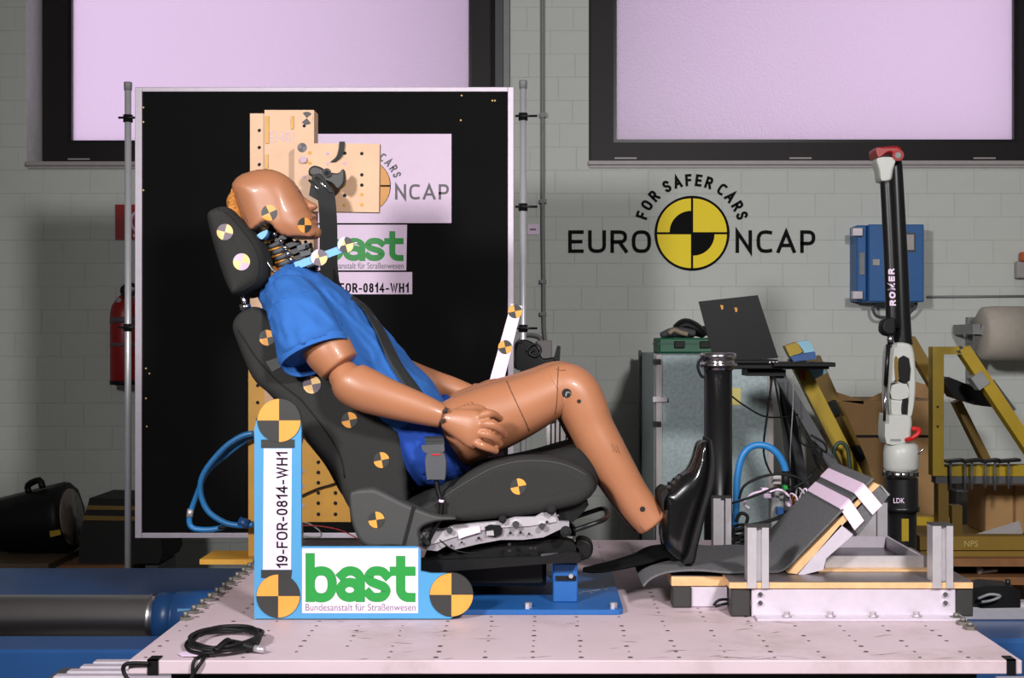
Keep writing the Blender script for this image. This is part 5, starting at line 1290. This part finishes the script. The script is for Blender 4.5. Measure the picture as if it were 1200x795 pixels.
pd = thing('sponge_pack', P(938, 444, 5.2), 'yellow and blue wrapped sponge pack on top of the sloping yellow frame', 'sponge')
MB().prism(wpl('920,406 934,401 942,412 926,418', 5.18), (0, .06, 0)).build('yellow_sponge', YEL, pd); MB().prism(wpl('934,401 948,399 955,412 942,414', 5.18), (0, .06, 0)).build('blue_sponge', M('sponge_blue', (130, 176, 196), .7), pd)
MB().prism(wpl('926,418 955,412 957,421 930,424', 5.18), (0, .06, 0)).build('blue_band', BLUEM, pd); MB().prism(wpl('950,433 964,429 969,437 956,444', 5.18), (0, .05, 0)).build('pale_sponge', M('sponge_blue', (130, 176, 196), .7), pd)
# blue hose arch and cable tangle behind the foot rest
h2 = thing('air_hose', P(890, 612, 4.4), 'blue air hose arching between the pedestal tube and the ramp', 'hose')
MB().tube(wpl('861,622 863,590 864,560 870,535 882,523 898,523 911,532 919,546 921,556', 4.35), .012, 10).build('hose', HOSEB, h2)
MB().cyl(P(921, 552, 4.35), P(921, 572, 4.35), .0135, 12).build('hose_sleeve', RUBBER, h2)
el = thing('connector_tower', (xw(918, 4.2), 4.25, PZ), 'grey post of coloured plugs and wires behind the ramp', 'connectors')
MB().box((xw(904, 4.2), 4.2, PZ+.001), (xw(920, 4.2), 4.26, zw(575, 4.2)), 0, .004).build('post', MGREY, el)
for x, y, w, h, m_ in ((911, 562, 10, 12, SILL), (912, 571.5, 5, 2, YEL), (897, 575, 8, 5, WHITE), (900, 582, 8, 5, WHITE), (921, 572, 5, 5, GREEN), (931.5, 586, 5, 11, YEL), (926, 580, 5, 10, BLACK), (926, 592, 6, 5, WHITE), (935, 598, 8, 5, MGREY), (915, 600, 8, 9, BLUEM), (925, 602, 9, 4, BLACK), (940, 592, 4, 8, SILL), (936, 587, 3, 8, GREEN)):
    MB().box((xw(x-w/2, 4.15), 4.15, zw(y+h/2, 4.15)), (xw(x+w/2, 4.15), 4.19, zw(y-h/2, 4.15)), 0, .003).build('plug', m_, el)
rnd = random.Random(5)
for k in range(9):
    x = 926+k*4.2; y = 578+rnd.uniform(-6, 6)
    MB().tube([P(928+k*2, 590+rnd.uniform(-6, 6), 4.15), P(x, y, 4.12), P(x+6, y+rnd.uniform(-8, 4), 4.1), P(x+9, y+10, 4.1), P(x+4, y+18, 4.12)], .0028, 6, 4).build('wire', [WHITE, RED, SILL, WHITE, GREEN, SILL, WHITE, RED, YEL][k], el)
MB().tube(wpl('893,576 880,580 872,590 878,596', 4.15), .004, 6).build('wire', WHITE, el); MB().tube(wpl('902,577 910,574 918,576 925,582', 4.15), .004, 6).build('wire', WHITE, el)
bl = thing('cable_bundle', (xw(890, 4.1), 4.1, PZ), 'bundle of black cables lying behind the carpet and running to the plugs', 'cable')
for k in range(9):
    rr_ = random.Random(k); y = 4.0+.03*k; z = PZ+.006+.012*(k % 3)
    MB().tube([(xw(848, 4.1), y+rr_.uniform(-.03, .03), z), (xw(870, 4.1), y+rr_.uniform(-.05, .05), z+rr_.uniform(0, .05)), (xw(900, 4.1), y+rr_.uniform(-.05, .05), z+rr_.uniform(0, .03)), (xw(935, 4.1), y, z)], .0055, 6).build('cable', RUBBER, bl)
for s_ in ('858,590 880,583 900,575 915,570', '866,585 872,570 890,560 912,556 935,560 946,570', '866,622 890,615 915,607 940,597 965,585', '872,616 895,612 920,603 945,592', '930,572 942,565 952,556'):
    MB().tube(wpl(s_, 4.1), .0042, 6).build('cable', RUBBER, bl)
MB().tube(wpl('862,612 868,602 876,606 872,618 862,622 860,630 870,634', 4.08), .0055, 6).build('cable', RUBBER, bl)
# measuring arm
AD = 4.8
ma = thing('measuring_arm', (xw(1057, AD), AD, 0), 'tall jointed measuring arm with black tubes, white joints and red cap', 'measuring arm')
X = lambda p: xw(p, AD); Z = lambda p: zw(p, AD)
def seg(name, m_, cx, prof, n=28, parent=None): return MB().lathe((X(cx), AD, Z(prof[0][0])), (0, 0, 1), [((Z(y)-Z(prof[0][0])), r*AD/F) for y, r in prof], n).build(name, m_, parent or ma)
MB().cyl((X(1057), AD, .02), (X(1057), AD, Z(597)), 16.5*AD/F, 28).build('pedestal', BLACKM, ma)
MB().lathe((X(1057), AD, 0), (0, 0, 1), [(0, .22), (.015, .22), (.02, .09), (.06, .055)], 28).build('base', BLACKM, ma)
MB().box((X(1052), AD-.0545, Z(632)), (X(1060), AD-.048, Z(606))).build('yellow_label', YEL, ma)
seg('collar', BLACKM, 1057, [(600, 16), (599, 20), (594, 20), (593, 18.5), (561, 18.5), (560, 17)])
t = MB(); text_box(t, 'LDK', 1047, 584, 1060, 590, AD-18.8*AD/F, .01); t.build('lettering', WHITE, ma, fixn=False)
seg('chrome_ring', CHROME, 1055, [(560, 17), (560, 19.5), (551, 19.5), (551, 17)])
for k in range(8):
    a = math.pi*(1+k/7.); c = Vector((X(1055)+19.6*AD/F*math.cos(a), AD+19.6*AD/F*math.sin(a), 0))
    MB().box((c.x-.004, c.y-.004, Z(558)), (c.x+.004, c.y+.004, Z(553))).build('ring_notch', BLACK, ma)
seg('lower_joint', ARMW, 1056, [(551, 19), (548, 20.5), (530, 20.5), (522, 19), (519, 16)])
MB().puff('1038,520 1037,488 1042,486 1064,486 1069,492 1068,508 1064,520', AD-.05, AD+.05, .02, sub=3).build('middle_joint', ARMW, ma)
MB().box((X(1039), AD-.052, Z(516)), (X(1051), AD-.049, Z(513.5))).build('name_plate', MGREY, ma)
MB().puff('1040,468 1048,465 1062,466 1067,476 1063,488 1044,488 1040,480', AD-.035, AD+.035, .03, sub=3).build('ball_joint', ARMW, ma)
MB().puff('1057,470 1064,468 1067,478 1062,488 1056,485', AD-.04, AD+.04, .01, sub=3).build('joint_gap', BLACK, ma)
MB().tube([P(1062, 516, AD-.05), P(1070, 513, AD-.07), P(1077, 507, AD-.07), P(1075, 503, AD-.06), P(1069, 503, AD-.05)], .009, 8).build('red_lever', REDB, ma)
MB().tube([P(1070, 532, AD-.03), P(1078, 530, AD-.05), P(1082, 526, AD-.05)], .004, 6).build('chrome_lever', CHROME, ma)
MB().puff('1042,408 1048,402 1062,402 1070,408 1073,430 1073,460 1069,486 1063,488 1064,450 1044,450 1043,488 1040,470 1040,430', AD-.045, AD+.045, .012, sub=3).build('fork', ARMW, ma)
MB().puff('1053,420 1065,420 1066,446 1054,446', AD-.05, AD, .006, sub=2).build('black_insert', BLACK, ma)
MB().puff('1048,420 1052,420 1053,445 1049,445', AD-.049, AD, .004, sub=2).build('yellow_insert', YELD, ma)
MB().puff('1044,452 1062,450 1064,466 1045,468', AD-.04, AD+.03, .01, sub=2).build('fork_web', ARMW, ma)
MB().limb([(1058, 405, AD, 11.5, .036), (1056, 385, AD, 11.5, .036), (1053, 300, AD, 10.5, .033), (1049, 205, AD, 9, .028), (1048, 190, AD, 8.5, .027)], r0=.1, r1=.1).build('rear_tube', BLACKM, ma)
t1 = MB().limb([(1047, 384, AD-.05, 8.5, .026), (1044, 300, AD-.05, 8.3, .026), (1039, 206, AD-.05, 8, .025)], r0=.1, r1=.1).build('front_tube', BLACKM, ma)
# ROMER printed along the tube, reading upwards
tr1 = bvh(t1); q = MB(); u0_ = 0
for c in 'ROMER':
    for poly in GLY[c][1]:
        _stroke(q, [(u0_+px*8.3, py*5.4) for px, py in poly], 1.9, lambda u, v: onto(tr1, 1049.0-v-.045*u, 357.5-u, .002, AD-.075))
    u0_ += GLY[c][0]*8.3+4.1
q.build('lettering', WHITE, ma, fixn=False)
MB().puff('1035,376 1046,372 1050,380 1049,392 1040,394 1033,388', AD-.09, AD-.03, .012, sub=3).build('probe_joint', BLACK, ma)
MB().cyl(P(1043, 392, AD-.07), P(1044, 404, AD-.07), .012, 12).build('probe_ring', CHROME, ma)
MB().cyl(P(1041, 404, AD-.075), P(1038, 452, AD-.075), .008, 10).build('probe_shaft', BLACKM, ma); MB().cyl(P(1038, 452, AD-.075), P(1036.5, 494, AD-.075), .006, 10).build('probe_tip', CHROME, ma)
MB().puff('1027,186 1048,186 1047,200 1044,212 1032,212 1029,200', AD-.08, AD+.0, .02, sub=3).build('elbow_cap', ARMW, ma)
MB().puff('1026,174 1034,172 1050,171 1056,174 1057,184 1052,189 1046,181 1040,180 1029,185', AD-.085, AD+.02, .015, sub=3).build('red_cap', RED, ma)
MB().cyl(P(1052.5, 182, AD-.09), P(1052.5, 182, AD+.03), 6.5*AD/F, 18).build('elbow_pivot', RED, ma); MB().cyl(P(1052.5, 182, AD-.093), P(1052.5, 182, AD-.089), 3.5*AD/F, 16).build('pivot_cover', MGREY, ma)
# blue wall box
bx = thing('wall_box', P(1043, 355, WD-.1), 'blue electrical box with small window on the block wall behind the measuring arm', 'box')
bx0_, bx1_ = xw(1005, WD), xw(1083, 6.86)
MB().box((xw(1018, 6.86), 6.86, zw(354, 6.86)), (bx1_, WD-.003, zw(263, 6.86)), 0, .006).build('body', BLUEBOX, bx)
MB().box((xw(1004, 6.9), 6.90, zw(353, 6.9)), (xw(1018, 6.86)-.001, WD-.003, zw(264, 6.9)), 0, .006).build('hinge_side', BLUEBOX, bx)
MB().box((xw(1057, 6.85), 6.852, zw(295, 6.85)), (xw(1073, 6.85), 6.86, zw(273, 6.85))).build('window_rim', DGREY, bx); MB().box((xw(1059, 6.85), 6.848, zw(293, 6.85)), (xw(1071, 6.85), 6.852, zw(275, 6.85))).build('window', SILL, bx)
MB().box((xw(1023, 6.85), 6.852, zw(311, 6.85)), (xw(1031, 6.85), 6.86, zw(304, 6.85))).build('label_plate', SILL, bx)
for y in (272, 346): MB().box((xw(998, 6.88), 6.87, zw(y+5, 6.88)), (xw(1011, 6.88), 6.9, zw(y-5, 6.88)), 0, .004).build('hinge', STEEL, bx)
MB().box((xw(1008, 6.88), 6.892, zw(322, 6.88)), (xw(1014, 6.88), 6.9, zw(296, 6.88))).build('side_label', MGREY, bx)
MB().tube([P(1023, 356, 6.95), P(1024, 366, 6.95), P(1032, 372, 6.95), P(1060, 370, 6.95), P(1072, 360, 6.95), P(1074, 355, 6.95)], .008, 8).build('cable_loop', DGREY, bx)
MB().cyl(P(1086, 348, WD-.015), P(1215, 347, WD-.015), .006, 8).build('wall_pipe', MGREY, bx)
so_ = thing('wall_socket', P(1197, 325, WD-.03), 'white wall socket with orange plug above the paper roll', 'socket')
MB().box(P(1192, 326, WD-.05), P(1210, 307, WD-.002), 0, .006).build('socket', SILL, so_); MB().box(P(1197, 306, WD-.07), P(1208, 296, WD-.03), 0, .006).build('plug', M('plug_orange', (196, 92, 40), .5), so_)
# paper roll on wall bracket
pr = thing('paper_roll', P(1180, 424, 6.75), 'big pale paper roll held on a grey wall bracket', 'roll')
pc = P(1149, 391, 6.75); e_ = Vector((xw(1260, 6.75), 6.75, pc.z))
MB().lathe(pc, e_-pc, [(0, .02), (0, .118), (.012, .135), (.05, .14), (.6, .14)], 36).build('roll', PAPER, pr)
MB().box(P(1134, 450, WD-.04), P(1145, 372, WD-.003)).build('wall_rail', MGREY, pr)
MB().box((xw(1140, 6.7), 6.70, zw(392, 6.7)), (xw(1149, 6.7), WD-.04, zw(380, 6.7))).build('arm', MGREY, pr)
MB().bar(P(1148, 386, 6.72), P(1160, 390, 6.72), .05, .03).build('axle_clip', MGREY, pr)
MB().bar(P(1145, 392, 6.75), P(1141, 448, WD-.05), .03, .03).build('brace', MGREY, pr)
# cartons
c1 = thing('cardboard_box', P(1030, 545, 6.3), 'open cardboard box with raised flaps behind the measuring arm', 'box')
MB().box((xw(985, 6.2), 6.2, .451), (xw(1102, 6.2), 6.65, zw(470, 6.2))).build('box', CARD, c1)
MB().prism(wpl('975,458 1012,470 1012,474 985,470', 6.2), (0, .4, 0)).build('flap', CARD, c1)
MB().prism(wpl('1012,472 1062,466 1088,452 1075,448 1030,462', 6.24), (0, .02, 0)).build('flap', CARD, c1)
MB().prism(wpl('1060,470 1100,468 1092,450 1070,452', 6.6), (0, .02, 0)).build('flap', CARD, c1)
MB().box((xw(985, 6.2), 6.196, zw(513, 6.2)), (xw(1102, 6.2), 6.1995, zw(510, 6.2))).build('carton_gap', BLACK, c1)
c2 = thing('crate', P(1040, 640, 6.4), 'dark crate on the floor under the open cardboard box', 'crate')
MB().box((xw(975, 6.15), 6.15, 0), (xw(1110, 6.15), 6.7, .45), 0, .01).build('crate', M('dark_crate', (52, 46, 40), .8, var=.15), c2)
# yellow trapezoid frame on a bench
wbn = thing('wooden_bench', (xw(1160, 5.4), 5.4, 0), 'low wooden pallet bench carrying the yellow frames', 'bench')
wz = zw(655, 5.0)
for k in range(5): MB().box((xw(1082, 5.0), 5.0+.19*k, wz-.03), (xw(1290, 5.0), 5.17+.19*k, wz)).build('plank', WOOD, wbn)
for x in (1090, 1270):
    for y in (5.02, 5.75): MB().box((xw(x, 5.0)-.04, y, 0), (xw(x, 5.0)+.04, y+.1, wz-.031)).build('block', WOOD, wbn)
MB().box((xw(1100, 5.0), 5.03, .47), (xw(1265, 5.0), 5.74, .5)).build('lower_shelf', WOOD, wbn)
yt = thing('yellow_frame', (xw(1140, 5.3), 5.35, wz), 'yellow trapezoid steel frame standing on the wooden bench', 'frame')
FD = 5.3
def fb(name, a, b, w, m_=YEL, d=FD, dep=.06): return MB().bar(P(*a, d), P(*b, d), w*d/F, dep).build(name, m_, yt)
fb('left_post', (1097, 407), (1097, 557), 13); fb('top_bar', (1091, 411), (1132, 411), 9, d=FD+.001); fb('slanted_bar', (1128, 409), (1212, 535), 14, d=FD+.003); fb('bottom_bar', (1092, 551), (1230, 551), 13, d=FD+.004)
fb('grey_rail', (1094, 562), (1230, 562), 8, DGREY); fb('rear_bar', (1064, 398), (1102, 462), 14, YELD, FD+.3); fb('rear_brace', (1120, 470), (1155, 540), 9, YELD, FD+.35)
fb('grey_tape', (1141, 439), (1151, 453), 15, MGREY, FD-.002, .062)
MB().prism(wpl('1104,446 1112,442 1152,458 1168,478 1150,476 1118,466', FD+.15), (0, .1, 0)).build('black_bracket', BLACK, yt); MB().obox(P(1168, 466, FD+.05), Vector((.045, 0, -.06)), (0, .04, 0), Vector((.02, 0, .014))).build('black_pad', DGREY, yt)
q = MB()
for k in range(4): disc(q, 1125, 410, 4.5, FD-.032, k % 2, 20+90*k, 110+90*k)
q.build('target_sticker', [TDARK, YEL], yt, fixn=False)
for y in (477, 500): MB().cyl(P(1099, y, FD-.03), P(1099, y, FD-.033), .005, 8).build('hole', BLACK, yt)
for k, x in enumerate((1114, 1131, 1139, 1155, 1166, 1182)):
    MB().cyl(P(x, 541, FD-.06), P(x, (572, 576, 574, 572, 575, 573)[k], FD-.06), .005, 8).build('hanging_rod', DGREY, yt)
for x0_, x1_ in ((1108, 1128), (1128, 1150), (1150, 1170), (1168, 1194)): MB().bar(P(x0_, 541, FD-.05), P(x1_, 539, FD-.05), .012, .05).build('clamp_bar', BLACKM, yt)
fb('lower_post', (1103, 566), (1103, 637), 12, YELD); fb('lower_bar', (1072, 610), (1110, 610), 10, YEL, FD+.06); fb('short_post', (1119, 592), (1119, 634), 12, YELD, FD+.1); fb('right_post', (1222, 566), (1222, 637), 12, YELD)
MB().box((xw(1078, 5.05), 5.05, zw(645, 5.05)), (xw(1240, 5.05), 5.12, zw(629, 5.05))).build('base_beam', YELD, yt); MB().box((xw(1078, 5.05), 5.04, wz+.001), (xw(1240, 5.05), 5.75, zw(646, 5.05))).build('base_board', YELD, yt)
t = MB(); text_box(t, 'NPS', 1130, 634, 1146, 641, 5.0485, .0); t.build('faint_lettering', M('faint_print', (164, 150, 90), .6), yt, fixn=False)
c3 = thing('cardboard_box', P(1180, 640, 5.6), 'closed brown carton standing under the yellow trapezoid frame', 'box')
MB().box((xw(1155, 5.5), 5.5, zw(646, 5.05)+.001), (xw(1225, 5.5), 5.74, zw(569, 5.5)), 0, .004).build('carton', CARD, c3); MB().box((xw(1187, 5.5), 5.497, zw(620, 5.5)), (xw(1190, 5.5), 5.4999, zw(569, 5.5))).build('carton_seam', WOOD, c3)
tk_ = thing('dark_shade_block', (xw(1160, 6.1), 6.3, 0), 'added dark block in place of the shade behind the closed brown carton', 'shade_block')
MB().box((xw(1122, 6.1), 6.1, 0), (xw(1260, 6.1), 6.6, zw(567, 6.1)), 0, .02).build('shade_block', M('shade_black', (24, 22, 20), .7, var=.2), tk_); MB().box((xw(1121, 6.1), 6.095, zw(577, 6.1)), (xw(1261, 6.1), 6.605, zw(574, 6.1))).build('lid_rim', DGREY, tk_)  # added dark block standing in for the darkness under the yellow frame
ps = MB().prism([P(1143, 628, 5.14), P(1195, 612, 5.25), P(1199, 628, 5.14), P(1190, 629, 5.12)], (0, .01, .003))
tag(ps.build('paper_sheet', SILL), 'pale sheet of card lying on the yellow base beam', 'sheet')
wr = thing('small_wrench', (1.73, 5.1, .5), 'small steel spanner lying on the lower shelf of the wooden bench', 'tool')
MB().tube([(1.71+.02*k, 5.1, .509+.002*k) for k in range(4)], .008, 6).build('shaft', STEEL, wr); MB().lathe((1.69, 5.1, .514), (1, 0, 0), [(0, .004), (.005, .016), (.02, .016), (.025, .006)], 8).build('head', STEEL, wr)
